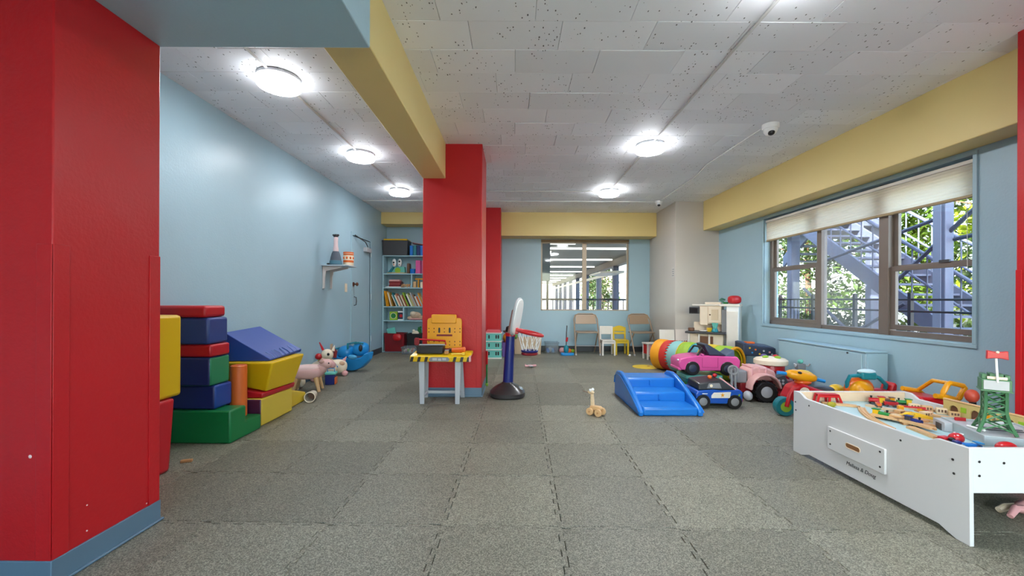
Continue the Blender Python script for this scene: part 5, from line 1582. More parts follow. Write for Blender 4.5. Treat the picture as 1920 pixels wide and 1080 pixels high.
# ------------------------------------------------------------------ pedal tractor
t = thing('toy_tractor', 'red toy tractor with a faded pink hood and big black wheels', 'ride-on tractor', (2.60, 4.40, 0), math.radians(-4))
wheel(t, .0, -.19, .105, .105, .075, M_LGREY, 'big_wheel')
wheel(t, .0, .17, .105, .105, .075, M_LGREY, 'big_wheel')
tread = mesh_of('tread_lug', MB().box(-.012, .012, -.036, .036, 0, .010), M_BLACK)
for s in (-.19, .17):
    for i in range(16):
        a = 2 * PI * i / 16
        ob('tread_lug', tread, None, t, (.103 * math.cos(a), s, .105 + .103 * math.sin(a)), (0, PI / 2 - a, 0))
P_FADE = mat('faded_pink', (238, 182, 176), .45, vary=.12)
fd = []
for i in range(9):
    a = PI * (1.02 - i * .125)
    fd.append((.165 * math.cos(a) * .95, .13 + .16 * math.sin(a)))
inner = [(x * .86, .13 + (z - .13) * .86) for x, z in reversed(fd)]
ob('fender', MB().prism(fd + inner, 'y', -.225, -.10), P_FADE, t, bevel=.012)
ob('fender', MB().prism(fd + inner, 'y', .08, .215), P_FADE, t, bevel=.012)
hd_ = ob('hood', MB().prism([(-.13, .20), (.16, .20), (.14, .30), (.05, .345), (-.06, .35), (-.13, .31)], 'y', -.12, .10), P_FADE, t, bevel=.02, seg=3)
for k in range(3):
    ob('hood_ridge', MB().tube([(-.10 + k * .07, -.122, .23 + .02 * k), (-.09 + k * .07, -.115, .335), (-.09 + k * .07, .10, .34)], .01, 6), P_LPINK, hd_)
ob('chassis', MB().box(-.20, .36, -.09, .09, .07, .20), P_DRED, t, bevel=.012)
ob('seat_block', MB().box(-.235, -.13, -.10, .10, .17, .30), M_GREY, t, bevel=.014)
ob('tow_bar', MB().box(-.26, -.10, -.05, .05, .085, .115), M_BLACK, t, bevel=.004)
ob('side_step', MB().box(.12, .30, -.20, -.09, .06, .09), P_RED, t, bevel=.006)
dp = ob('dash_panel', MB().hexa([(.14, -.16, .16), (.26, -.16, .16), (.26, -.02, .16), (.14, -.02, .16), (.13, -.15, .24), (.22, -.15, .27), (.22, -.02, .27), (.13, -.02, .24)]), M_DGREY, t, bevel=.004)
for k in range(4):
    ob('gauge', MB().cyl((.155 + .04 * (k % 2), -.162, .185 + .03 * (k // 2)), (.155 + .04 * (k % 2), -.156, .185 + .03 * (k // 2)), .012, n=12), M_LGREY, dp)
ob('front_bumper', MB().ell((-.16, -.17, .055), (.04, .06, .05), 14, 8), M_LGREY, t)

# ------------------------------------------------------------------ ride-on motorcycle
t = thing('toy_motorcycle', 'red ride-on motorcycle with a yellow handlebar and blue grips', 'ride-on toy', (2.62, 3.74, 0), math.radians(-6))
w_ = wheel(t, -.16, -.04, .085, .085, .07, P_LIME, 'front_wheel')
w_.data.materials[0] = P_TEAL
w2_ = wheel(t, .26, .0, .075, .075, .08, P_LIME, 'rear_wheel')
w2_.data.materials[0] = P_TEAL
ob('fork', MB().tube([(-.16, -.08, .09), (-.13, -.075, .2), (-.08, -.05, .26)], .018, 8), P_RED, t)
bod = MB().prism([(-.15, .16), (-.10, .10), (.20, .085), (.33, .12), (.36, .19), (.24, .235), (.13, .245), (.05, .275), (-.02, .30), (-.10, .27)], 'y', -.075, .075)
b = ob('body', bod, P_RED, t, bevel=.025, seg=3)
ob('badge', MB().cyl((-.005, -.078, .225), (-.005, -.072, .225), .042, n=22), P_CREAM, b)
ob('orange_collar', MB().ell((.02, 0, .30), (.07, .06, .03), 16, 8), P_ORG, b)
hb = ob('handlebar', MB().ell((0, 0, 0), (.135, .055, .048), 20, 12, .85), P_AMB, t, (.0, -.01, .358), (0, math.radians(10), 0))
ob('headlight_eye', MB().ell((-.04, -.045, .028), (.018, .014, .012), 12, 8), M_BLACK, hb)
ob('bar_ridge', MB().ell((.02, 0, .03), (.08, .035, .028), 16, 8), P_YEL, hb)
for s in (-1, 1):
    ob('grip', MB().cyl((s * .125, 0, -.005), (s * .205, 0, -.01), .016, n=12), P_SKY, hb)
ob('seat', MB().ell((.20, 0, .245), (.10, .07, .025), 16, 8), M_DGREY, t)
ob('rear_fender', MB().ell((.30, -.01, .24), (.062, .06, .05), 16, 10), P_YEL, t)
ob('side_light', MB().ell((.12, -.08, .2), (.03, .01, .012), 10, 6), P_SKY, b)

# ------------------------------------------------------------------ lion ride-on
t = thing('lion_ride_on', 'orange lion ride-on with a teal handle and red seat', 'ride-on toy', (3.0, 3.46, 0), math.radians(-6))
ob('ride_base', MB().prism(rrect(-.17, .17, .06, .17, .05), 'y', -.09, .09), P_RED, t, bevel=.02, seg=3)
hd = ob('lion_head', MB().ell((-.085, -.04, .29), (.088, .07, .085), 22, 12), P_AMB, t)
ob('mane', MB().ell((-.075, .0, .295), (.115, .06, .105), 22, 12), P_ORG, hd)
for x in (-.125, -.06):
    ob('eye', MB().ell((x, -.108, .275 + (x + .09) * .1), (.013, .01, .017), 10, 8), M_BLACK, hd)
ob('muzzle', MB().ell((-.08, -.105, .25), (.04, .022, .022), 14, 8), M_OFFW, hd)
ob('nose', MB().ell((-.07, -.125, .258), (.012, .008, .008), 8, 6), P_BROWN, hd)
ob('handle', MB().tube([(-.165, .0, .27), (-.18, -.02, .36), (-.165, -.03, .41), (-.10, -.03, .415), (.0, -.03, .425), (.06, -.03, .40), (.12, -.02, .345), (.13, 0, .29)], .016, 10), P_TEAL, t)
ob('handle_box', MB().prism(rrect(-.085, .03, .385, .445, .015), 'y', -.055, .02), P_TEAL, t, bevel=.01)
ob('music_panel', MB().ell((-.03, -.02, .45), (.07, .035, .022), 16, 8), mat('panel_pale', (196, 222, 230), .3), t)
ob('seat', MB().ell((.08, .0, .25), (.10, .08, .06), 18, 10), P_RED, t)
ob('seat_back', MB().prism([(.11, .2), (.17, .2), (.185, .35), (.165, .37), (.14, .34), (.12, .27)], 'y', -.06, .06), P_RED, t, bevel=.018, seg=3)
for x in (-.12, .12):
    for y in (-.085, .085):
        wheel(t, x, y, .05, .05, .035, P_YEL)

# ------------------------------------------------------------------ push walker and maraca by the pillar
t = thing('push_walker', 'yellow push walker with a red tray behind the train table', 'push walker', (3.13, 3.04, 0), 0)
ob('tray', MB().hexa([(-.17, -.07, .12), (.06, -.07, .12), (.06, .13, .12), (-.17, .13, .12), (-.19, -.09, .355), (.055, -.09, .335), (.055, .14, .335), (-.19, .14, .355)]), P_RED, t, bevel=.018)
lp_ = [(-.05, .372), (-.04, .395), (-.008, .452), (.005, .458), (.10, .438), (.112, .425), (.068, .345), (.054, .335)]
ob('handle_loop', MB().tube([(x, -.10, z) for x, z in lp_], .017, 10, True), P_AMB, t)
ob('handle_arm', MB().tube([(-.10, -.10, .365), (.03, -.10, .345), (.075, -.10, .31), (.085, -.10, .07)], .018, 10), P_AMB, t)
ob('handle_arm', MB().tube([(-.10, .15, .365), (.03, .15, .345), (.075, .15, .31), (.085, .15, .07)], .018, 10), P_AMB, t)
ob('cross_bar', MB().tube([(.005, -.10, .455), (.005, .02, .452), (.02, .15, .35)], .014, 8), P_AMB, t)
for x in (-.14, .12):
    for y in (-.13, .13):
        wheel(t, x, y, .055, .055, .035, P_RED)
t = thing('toy_maraca', 'red ball-headed toy mallet standing by the red pillar', 'toy mallet', (3.16, 2.79, 0))
ob('mallet_base', MB().lathe([(.05, 0), (.05, .01), (.015, .03), (.012, .03)], 16), M_BLACK, t)
ob('mallet_stick', MB().cyl((0, 0, .02), (-.03, 0, .36), .018, n=12), M_BLACK, t)
ob('mallet_head', MB().ell((-.035, 0, .40), (.038, .036, .045), 18, 12), mat('terracotta', (200, 78, 56), .45), t)

# ------------------------------------------------------------------ train table
TX0, TX1, TY0, TY1 = 1.95, 2.72, 1.75, 2.85
TC = Vector((2.335, 2.30, 0))
M_TW = mat('table_white', (206, 206, 207), .35, vary=.02)
M_TIN = wood_mat('table_inner', (226, 204, 176), (214, 188, 156))
t = train = thing('train_table', 'white wooden train table with a drawer and open feet', 'play table', tuple(TC))
def tl(mb):
    for v in mb.v:
        v -= TC
    return mb
side = [(1.745, 0), (1.80, 0), (1.835, .012), (1.875, .028), (2.70, .028), (2.74, .012), (2.77, 0), (2.852, 0), (2.85, .418), (2.79, .418), (2.765, .405), (2.74, .39), (1.95, .388), (1.925, .395), (1.885, .415), (1.75, .418)]
ls = ob('long_side', tl(MB().prism(side, 'x', TX0, TX0 + .018)), M_TW, t, bevel=.002)
ob('long_side', tl(MB().prism(side, 'x', TX1 - .018, TX1)), M_TW, t, bevel=.002)
ob('short_side', tl(MB().box(TX0 + .018, TX1 - .018, TY0 + .002, TY0 + .02, .225, .418)), M_TW, t, bevel=.002)
ob('short_side', tl(MB().box(TX0 + .018, TX1 - .018, TY1 - .02, TY1 - .002, .225, .418)), M_TW, t, bevel=.002)
ob('inner_lining', tl(MB().box(TX0 + .02, TX1 - .02, TY1 - .026, TY1 - .0205, .352, .414)), M_TIN, t)
ob('play_surface', tl(MB().box(TX0 + .0185, TX1 - .0185, TY0 + .0205, TY1 - .0205, .33, .351)), mat('pale_blue_board', (172, 206, 212), .4, vary=.03), t)
ob('drawer_box', tl(MB().box(TX0 + .02, TX0 + .30, 2.15, 2.51, .13, .28)), W_LIGHT, t)
dw = ob('drawer_front', tl(MB().prism(rrect(2.135, 2.525, .138, .272, .006), 'x', TX0 - .014, TX0 - .001)), M_TW, t, bevel=.002)
# routed handle: rim and wooden depth
slot = rrect(2.285, 2.385, .194, .222, .0135)
ob('handle_slot', tl(MB().prism(slot, 'x', TX0 - .0148, TX0 - .012)), mat('routed_wood', (150, 104, 62), .6), dw)
ob('slot_edge', tl(MB().tube([(TX0 - .0145, y, z) for y, z in slot], .0022, 6, True)), M_TIN, dw)
scr = mesh_of('screw', MB().cyl((0, 0, 0), (-.0012, 0, 0), .0055, n=10), M_BLACK)
for y, z in ((1.815, .345), (1.81, .285), (2.06, .345), (2.70, .352), (2.83, .345), (2.825, .29)):
    ob('screw', scr, None, ls, (TX0 - TC.x - .0005, y - TC.y, z))
for y, z in ((2.16, .25), (2.16, .17), (2.50, .25), (2.50, .17)):
    ob('screw', scr, None, dw, (TX0 - .0145 - TC.x, y - TC.y, z))
scr2 = mesh_of('screw', MB().cyl((0, 0, 0), (0, -.0012, 0), .0055, n=10), M_BLACK)
for x, z in ((1.995, .36), (1.995, .30), (2.10, .355), (2.5, .355)):
    ob('screw', scr2, None, t, (x - TC.x, TY0 + .0015 - TC.y, z))
text_part('lettering', 'Melissa & Doug', .031, M_DGREY, ls, (TX0 - .0006 - TC.x, 2.30 - TC.y, .098), (PI / 2, 0, -PI / 2), .0006, .25)
# pale toy lying in the shadow under the table
u = thing('rag_doll', 'pale pink rag doll lying in the shadow under the train table', 'doll', (2.47, 2.0, 0), .15)
ob('doll_body', MB().ell((.08, 0, .035), (.09, .045, .035), 16, 8), P_LPINK, u)
ob('doll_leg', MB().tube([(.02, -.01, .035), (-.05, -.02, .05), (-.10, -.03, .02)], [.02, .017, .012], 10), P_LPINK, u)
ob('doll_leg', MB().tube([(.02, .02, .03), (-.03, .03, .03), (-.07, .03, .018)], [.02, .017, .014], 10), P_CREAM, u)

SZ = .3515
def ST(x, y, h=SZ): return G(x, y, h)
TRK = 'wooden track pieces on the train table'
def track(pts, label, m=W_LIGHT, w=.038, h=.012, z=SZ, ends=None):
    pts = [Vector((p[0], p[1], 0)) for p in pts]
    c = pts[len(pts) // 2].copy()
    n = len(pts)
    prof = [(-w / 2, 0), (w / 2, 0), (w / 2, h), (w * .30, h), (w * .30, h * .7), (w * .18, h * .7), (w * .18, h), (-w * .18, h), (-w * .18, h * .7), (-w * .30, h * .7), (-w * .30, h), (-w / 2, h)]
    k = len(prof)
    vs = []
    for i, p in enumerate(pts):
        d = (pts[min(i + 1, n - 1)] - pts[max(i - 1, 0)]).normalized()
        nn = Vector((-d.y, d.x, 0))
        vs += [p - c + nn * u + Vector((0, 0, v)) for u, v in prof]
    fs = [list(range(k))[::-1], list(range((n - 1) * k, n * k))]
    for i in range(n - 1):
        fs += [(i * k + j, i * k + (j + 1) % k, (i + 1) * k + (j + 1) % k, (i + 1) * k + j) for j in range(k)]
    t = thing('train_track', label, 'train track', (c.x, c.y, z), 0, TRK)
    ob('track_bed', MB().add(vs, fs), m, t)
    d = (pts[-1] - pts[-2]).normalized()
    e = pts[-1] - c
    ob('connector', MB().box(-.001, .010, -.003, .003, .001, h - .002).cyl((.012, 0, .001), (.012, 0, h - .002), .006, n=10), ends or W_MID, t, tuple(e), (0, 0, math.atan2(d.y, d.x)))
    return t
def arc(p, q, bend, n=7):
    p, q = Vector((p[0], p[1])), Vector((q[0], q[1]))
    d = q - p
    nn = Vector((-d.y, d.x))
    return [p.lerp(q, i / (n - 1)) + nn * bend * 4 * (i / (n - 1)) * (1 - i / (n - 1)) for i in range(n)]
# main switch along the near lip
track(arc((2.235, 2.63), (2.035, 2.20), -.06), 'long curved light wood track along the table lip, with a dark end', ends=M_DGREY)
track(arc((2.13, 2.44), (2.225, 2.17), .10), 'branch of the curved track bending inward beside the green engine', z=SZ + .0125)
track(arc((2.075, 2.755), (2.24, 2.67), .03), 'short wood track below the red bridge')
track(arc((2.165, 2.235), (2.135, 2.06), .01), 'straight wood track ending in a red stop near the grey platform', ends=P_RED)
one('buffer_stop', MB().box(-.022, .022, -.018, .018, 0, .028), P_RED, 'red buffer stop at the end of a straight track', 'buffer stop', bevel=.004, loc=(2.13, 2.02, SZ), rot=(0, 0, .1))
track(arc((2.19, 2.31), (2.335, 2.26), .0), 'straight track lying crosswise before the yellow wagon', W_MID)
track(arc((2.18, 2.335), (2.33, 2.31), .02), 'crosswise track on top of another straight track', W_MID, z=SZ + .0125)
track(arc((2.35, 2.40), (2.42, 2.31), .0), 'short slanting track beside the yellow ramp', W_LIGHT)
track(arc((2.40, 2.47), (2.57, 2.36), .04), 'curved wood track running to the yellow crossing', W_MID)
track(arc((2.60, 2.30), (2.47, 2.45), .06), 'curved track behind the grey platform', W_LIGHT, z=SZ + .0125)
track(arc((2.335, 2.70), (2.39, 2.57), -.05), 'curved pale track below the red fire train', W_PALE)
track(arc((2.29, 2.52), (2.40, 2.46), .02), 'short track by the red roofed signal', W_MID)
track(arc((2.50, 2.70), (2.60, 2.58), .05), 'pale curved track by the far lining', W_PALE)
track(arc((2.00, 1.88), (2.32, 1.80), .0), 'long straight track along the near end of the table', W_MID)
track(arc((2.645, 2.75), (2.655, 2.55), .0), 'straight track by the arched wall', W_LIGHT)

# red viaduct bridge
t = thing('toy_bridge', 'red toy bridge with two openings in the table corner', 'toy bridge', (2.13, 2.775, SZ), math.radians(-8))
def arch_panel(w, h, holes, th):
    """Wall with rectangular-arched openings built from piers, spans and sills."""
    mb = MB()
    xs = -w / 2
    for hx0, hx1, hz in holes:
        mb.box(xs, hx0, -th / 2, th / 2, 0, h)
        mb.box(hx0, hx1, -th / 2, th / 2, hz, h)
        r = (hx1 - hx0) / 2
        for k in range(6):
            a0, a1 = PI * k / 6, PI * (k + 1) / 6
            cx = (hx0 + hx1) / 2
            p0, p1 = (cx - r * math.cos(a0), hz - r + r * math.sin(a0)), (cx - r * math.cos(a1), hz - r + r * math.sin(a1))
            mb.prism([p0, p1, (p1[0], hz), (p0[0], hz)], 'y', -th / 2, th / 2)
        xs = hx1
    mb.box(xs, w / 2, -th / 2, th / 2, 0, h)
    return mb
for y in (-.02, .02):
    ob('bridge_side', MB().prism([(-.085, 0), (-.07, .062), (.06, .062), (.085, 0), (.066, 0), (.056, .042), (.008, .042), (.008, 0), (-.008, 0), (-.008, .042), (-.06, .042), (-.068, 0)], 'y', y - .004, y + .004), P_RED, t, bevel=.0015)
ob('bridge_deck', MB().box(-.07, .06, -.024, .024, .054, .064), P_RED, t, bevel=.002)
one('toy_bush', MB().ell((0, 0, .014), (.027, .02, .018), 14, 8), mat('olive', (176, 164, 40), .7, bump=.6, bscale=150), 'olive toy bush on the table lip', 'toy bush', loc=(2.075, 2.67, SZ + .003))

TRN = 'toy trains and vehicles on the train table'
def engine(x, y, rz, label, body, cab, base=M_BLACK, z=SZ, s=1.0, stack=True):
    t = thing('toy_engine', label, 'toy train', (x, y, z), rz, TRN)
    ob('chassis', MB().box(-.038 * s, .038 * s, -.014 * s, .014 * s, .006, .014), base, t, bevel=.001)
    ob('boiler', MB().cyl((-.036 * s, 0, .026 * s), (.012 * s, 0, .026 * s), .013 * s, n=14), body, t)
    ob('cab', MB().box(.010 * s, .036 * s, -.014 * s, .014 * s, .014, .046 * s), cab, t, bevel=.002)
    ob('cab_roof', MB().box(.006 * s, .040 * s, -.017 * s, .017 * s, .046 * s, .051 * s), body, t, bevel=.0015)
    if stack:
        ob('chimney', MB().cyl((-.026 * s, 0, .036 * s), (-.026 * s, 0, .052 * s), .004 * s, .006 * s, 10), base, t)
    for wx in (-.024, .002, .026):
        for wy in (-.014, .014):
            ob('wheel', MB().cyl((wx * s, wy * s - .003, .009), (wx * s, wy * s + .003, .009), .009, n=12), M_DGREY, t)
def wagon(x, y, rz, label, body, load, z=SZ, s=1.0):
    t = thing('toy_wagon', label, 'toy train', (x, y, z), rz, TRN)
    ob('wagon_tub', MB().hexa([(-.032 * s, -.012 * s, .010), (.032 * s, -.012 * s, .010), (.032 * s, .012 * s, .010), (-.032 * s, .012 * s, .010), (-.037 * s, -.016 * s, .034 * s), (.037 * s, -.016 * s, .034 * s), (.037 * s, .016 * s, .034 * s), (-.037 * s, .016 * s, .034 * s)]), body, t, bevel=.002)
    ob('load', MB().ell((0, 0, .034 * s), (.03 * s, .012 * s, .009 * s), 12, 6), load, t)
    for wx in (-.02, .02):
        for wy in (-.013, .013):
            ob('wheel', MB().cyl((wx * s, wy * s - .003, .008), (wx * s, wy * s + .003, .008), .008, n=12), M_DGREY, t)
engine(2.175, 2.42, math.radians(118), 'green and yellow toy engine beside the curved track', P_GREEN, P_YEL, s=1.05)
wagon(2.215, 2.365, math.radians(118), 'tan toy wagon coupled behind the green engine', W_LIGHT, P_TAN)
engine(2.235, 2.285, math.radians(110), 'blue topped black toy engine before the yellow wagon', P_NAVY, M_DGREY)
wagon(2.275, 2.365, math.radians(25), 'bright yellow toy wagon beside the blue engine', P_YEL, P_YEL, s=1.25)
engine(2.435, 2.745, math.radians(-25), 'red and yellow toy fire engine by the far lining', P_RED, P_YEL, s=1.1)
wagon(2.475, 2.685, math.radians(-30), 'red toy wagon behind the fire engine', P_RED, M_BLACK)
engine(2.53, 2.765, math.radians(-20), 'brown toy engine in the far corner of the table', P_BROWN, P_AMB, s=.9)
engine(2.575, 2.70, math.radians(-25), 'lime green toy engine with a yellow cab at the far side', P_GREEN, P_YEL)
wagon(2.345, 2.63, math.radians(60), 'orange toy wagon on the curved pale track', P_ORG, P_RED, s=.8, z=SZ + .0125)

# crossing gates
def gate(x, y, rz, label, s=1.0):
    t = thing('crossing_gate', label, 'toy gate', (x, y, SZ), rz)
    ob('gate_post', MB().box(-.014, .014, -.014, .014, 0, .04 * s), P_AMB, t, bevel=.003)
    ob('gate_arm', MB().box(.0, .12 * s, -.005, .005, .032 * s, .042 * s), P_RED, t, bevel=.002)
    ob('gate_base', MB().box(-.025, .06, -.022, .022, 0, .006), W_MID, t)
gate(2.42, 2.56, math.radians(-25), 'yellow crossing gate with a red arm near the far lining')
gate(2.55, 2.56, math.radians(-100), 'second yellow crossing gate standing crosswise to the first', .6)
gate(2.585, 2.30, math.radians(30), 'yellow crossing with a red arm behind the crane', .7)
t = thing('toy_ramp', 'lemon yellow toy ramp beside the crosswise tracks', 'toy ramp', (2.405, 2.395, SZ), math.radians(-40))
ob('ramp_bed', MB().prism([(-.06, 0), (.06, 0), (.06, .007), (-.03, .026), (-.06, .026)], 'y', -.018, .018), P_YEL, t, bevel=.002)
for y in (-.018, .018):
    ob('ramp_kerb', MB().prism([(-.06, .0), (.06, .0), (.06, .012), (-.03, .032), (-.06, .032)], 'y', y - .003, y + .003), P_YEL, t)
# wooden town blocks
WB = 'wooden town blocks on the train table'
for k, (x, y, rz, w, h, lb) in enumerate(((2.565, 2.62, -.5, .05, .036, 'wooden town block with dark windows by the lime engine'), (2.60, 2.575, -.5, .05, .036, 'second wooden town block in the row under the far lip'), (2.635, 2.52, -.6, .05, .036, 'third wooden town block next to the arched wall'),
                                           (2.36, 2.50, .2, .045, .03, 'plain wooden block in the middle of the tracks'), (2.46, 2.44, .1, .06, .036, 'wooden station block with three windows before the gates'), (2.65, 2.46, -.6, .045, .03, 'wooden block at the foot of the arched wall'))):
    tt = thing('town_block', lb, 'toy block', (x, y, SZ), rz, WB)
    ob('block', MB().box(-w / 2, w / 2, -.016, .016, 0, h), W_LIGHT if k % 2 else W_PALE, tt, bevel=.002)
    for q in range(3):
        ob('window', MB().box(-w * .36 + q * w * .28, -w * .36 + q * w * .28 + .009, -.0166, -.0158, h * .35, h * .8), P_BROWN, tt)
# arched station walls along the far long side
M_ST = mat('printed_station', (214, 190, 120), .6, vary=.18, scale=30)
for k, (y0, lb, fill) in enumerate(((2.42, 'tan printed wall with two arches along the far long side', P_BROWN), (2.14, 'tan printed wall with a red-filled arch behind the crane', P_RED))):
    tt = thing('arched_wall', lb, 'toy wall', (2.684, y0, SZ), -PI / 2)
    ob('wall_panel', arch_panel(.26, .085, [(-.095, -.045, .06), (.02, .07, .06)], .012), M_ST, tt)
    ob('wall_cap', MB().box(-.13, .13, -.009, .009, .085, .093), W_LIGHT, tt, bevel=.002)
    ob('arch_back', MB().box(-.10, -.04, .002, .006, 0, .06), P_BROWN, tt)
    ob('arch_back', MB().box(.015, .075, .002, .006, 0, .06), fill, tt)
    ob('printed_panel', MB().box(.085, .12, -.0075, -.006, .02, .06), P_AMB, tt)
    ob('printed_panel', MB().box(-.03, .0, -.0075, -.006, .03, .06), P_LIME, tt)

# grey harbour platform
PA = math.radians(-21)
t = thing('harbour_platform', 'grey toy harbour platform under the crane tower', 'toy platform', (2.445, 2.055, SZ), PA)
ob('platform_deck', MB().box(-.145, .145, -.165, .165, .038, .046), M_LGREY, t, bevel=.002)
for x0, x1, y0, y1 in ((-.15, .15, -.17, -.162), (-.15, .15, .162, .17), (-.15, -.142, -.162, .162), (.142, .15, -.162, .162)):
    ob('platform_wall', MB().box(x0, x1, y0, y1, 0, .056), mat('platform_grey', (166, 174, 176), .45), t, bevel=.002)
ob('platform_rail', MB().box(-.10, .1, -.01, .0, .046, .05).box(-.10, .1, .03, .04, .046, .05), M_DGREY, t)
ob('end_pier', MB().box(-.185, -.15, .06, .165, 0, .05), M_LGREY, t, bevel=.003)
ob('pier_arch', MB().box(-.187, -.184, .085, .135, 0, .035), M_DGREY, t)
ob('warning_plate', MB().box(-.10, -.055, .145, .155, .046, .064), P_RED, t, bevel=.002)
ob('white_rod', MB().cyl((-.115, .02, .052), (-.085, -.05, .052), .006, n=8), M_WHITE, t)

# green crane tower
G_T = mat('crane_green', (62, 112, 74), .4)
t = thing('crane_tower', 'green lattice crane tower carrying a red block on a white cord', 'toy crane', (2.385, 2.03, SZ + .0505), math.radians(-40))
hb_, ht_ = .062, .034
zb, zm, ztp = 0, .10, .205
def leg_pts(sx, sy): return [(sx * hb_, sy * hb_, 0), (sx * .042, sy * .042, .055), (sx * ht_, sy * ht_, zm), (sx * ht_, sy * ht_, ztp)]
for sx in (-1, 1):
    for sy in (-1, 1):
        ob('tower_leg', MB().tube(leg_pts(sx, sy), [.0075, .0075, .007, .007], 6), G_T, t)
def ring_at(z):
    r = hb_ + (.042 - hb_) * z / .055 if z < .055 else (.042 + (ht_ - .042) * (z - .055) / (zm - .055) if z < zm else ht_)
    return [(-r, -r, z), (r, -r, z), (r, r, z), (-r, r, z)]
lv = [.012, .055, .10, .135, .17, .203]
for i in range(len(lv) - 1):
    a_, b_ = ring_at(lv[i]), ring_at(lv[i + 1])
    for k in range(4):
        ob('lattice_bar', MB().cyl(a_[k], b_[(k + 1) % 4], .0038, n=6), G_T, t)
        ob('lattice_bar', MB().cyl(a_[(k + 1) % 4], b_[k], .0038, n=6), G_T, t)
ob('mid_deck', MB().box(-.036, .036, -.036, .036, .096, .103), G_T, t)
cb = ob('cabin', MB().box(-.050, .050, -.045, .045, .205, .262), G_T, t, bevel=.003)
ob('grey_panel', MB().box(-.043, .040, -.049, -.044, .212, .257), M_LGREY, cb, bevel=.001)
ob('ledge', MB().box(-.053, .053, -.05, .05, .203, .21), G_T, cb, bevel=.001)
for x in (-.038, -.012, .016, .038):
    ob('battlement', MB().box(x - .009, x + .009, -.03, .03, .262, .292 - abs(x) * .2), G_T, cb, bevel=.002)
ob('winch_drum', MB().cyl((-.03, -.035, .268), (.035, -.035, .268), .008, n=10), P_CREAM, cb)
ob('white_cord', MB().tube([(.002, -.052, .25), (.0, -.05, .30), (-.003, -.045, .375)], .0045, 8), M_WHITE, t)
rb = ob('red_block', MB().prism([(-.036, .362), (-.012, .368), (.012, .368), (.036, .362), (.034, .405), (.012, .40), (-.012, .40), (-.034, .405)], 'y', -.060, -.030), P_RED, t, bevel=.003)
ob('block_pin', MB().ell((0, -.06, .398), (.006, .004, .006), 8, 6), P_CREAM, rb)

# ladybird, blue car, red dome
t = thing('toy_ladybird', 'red domed toy bug beside the blue car on the table lip', 'toy bug', (2.165, 2.0, SZ + .006), .3, TRN)
ob('shell', MB().ell((0, 0, .02), (.034, .028, .026), 18, 10), P_RED, t)
ob('bug_head', MB().ell((-.033, 0, .016), (.012, .014, .012), 10, 6), M_BLACK, t)
for k in range(5):
    ob('spot', MB().ell((-.015 + .012 * k, -.012 + .012 * (k % 3), .043 - abs(k - 2) * .002), (.005, .005, .003), 8, 6), M_WHITE, t)
t = thing('toy_race_car', 'small blue toy race car by the grey platform', 'toy car', (2.16, 1.945, SZ), math.radians(-12), TRN)
ob('car_body', MB().hexa([(-.05, -.016, .007), (.05, -.016, .007), (.05, .016, .007), (-.05, .016, .007), (-.045, -.013, .022), (.048, -.014, .018), (.048, .014, .018), (-.045, .013, .022)]), P_BLUE, t, bevel=.003)
ob('car_nose', MB().box(-.055, -.03, -.014, .014, .007, .03), P_NAVY, t, bevel=.004)
ob('spoiler', MB().box(.03, .052, -.02, .02, .024, .029), P_SKY, t, bevel=.001)
for wx in (-.032, .032):
    for wy in (-.017, .017):
        ob('wheel', MB().cyl((wx, wy - .004, .009), (wx, wy + .004, .009), .009, n=12), M_LGREY if wx < 0 else M_BLACK, t)
one('red_dome', MB().ell((0, 0, .028), (.042, .03, .028), 18, 10), P_RED, 'shiny red dome at the near end of the train table', 'toy', loc=(2.205, 1.83, SZ + .0125))

# ------------------------------------------------------------------ outside
M_CONC = mat('concrete', (150, 146, 138), .8, vary=.12, scale=2)
gr = struct('ground', MB().box(-40, 40, -40, 90, -.6, -.36), M_CONC)
gr['label'] = 'pale paved ground outside'
M_STEEL = mat('galvanised_steel', (98, 104, 126), .5, metal=.1, vary=.12)
M_STEELD = mat('steel_dark', (70, 75, 92), .5, metal=.1)
M_BLK = mat('railing_black', (34, 34, 38), .45)
# fire stair beyond the wide window
st = thing('outdoor_stair', 'grey steel outdoor stair climbing past the wide window', 'stair', (6.9, 7.5, -.36))
def sv(mb):
    for v in mb.v:
        v -= Vector((6.9, 7.5, -.36))
    return mb
def zl(y): return .92 + (y - 6.57) * .705
ya, yb = 4.75, 9.3
for x in (6.35, 7.40):
    ob('stringer', sv(MB().prism([(ya, zl(ya) - .16), (yb, zl(yb) - .16), (yb, zl(yb) + .16), (ya, zl(ya) + .16)], 'x', x, x + .05)), M_STEEL, st)
    ob('handrail', sv(MB().tube([(x + .02, ya, zl(ya) + 1.0), (x + .02, yb, zl(yb) + 1.0)], .028, 8)), M_STEEL, st)
    ob('handrail', sv(MB().tube([(x + .02, ya, zl(ya) + .55), (x + .02, yb, zl(yb) + .55)], .018, 8)), M_STEEL, st)
    for k in range(19):
        y = ya + .12 + k * .24
        ob('baluster', sv(MB().cyl((x + .02, y, zl(y) + .1), (x + .02, y, zl(y) + 1.0), .012, n=6)), M_STEEL, st)
for k in range(18):
    y = ya + .15 + k * .25
    z = zl(y)
    ob('tread', sv(MB().box(6.40, 7.40, y - .14, y + .14, z - .02, z + .015)), M_STEEL, st)
ob('landing', sv(MB().box(6.2, 8.6, yb, yb + 1.6, zl(yb) - .1, zl(yb) + .05)), M_STEEL, st)
ob('landing_beam', sv(MB().box(6.2, 6.32, yb - .2, yb + 1.8, zl(yb) - .32, zl(yb) - .1)), M_STEELD, st)
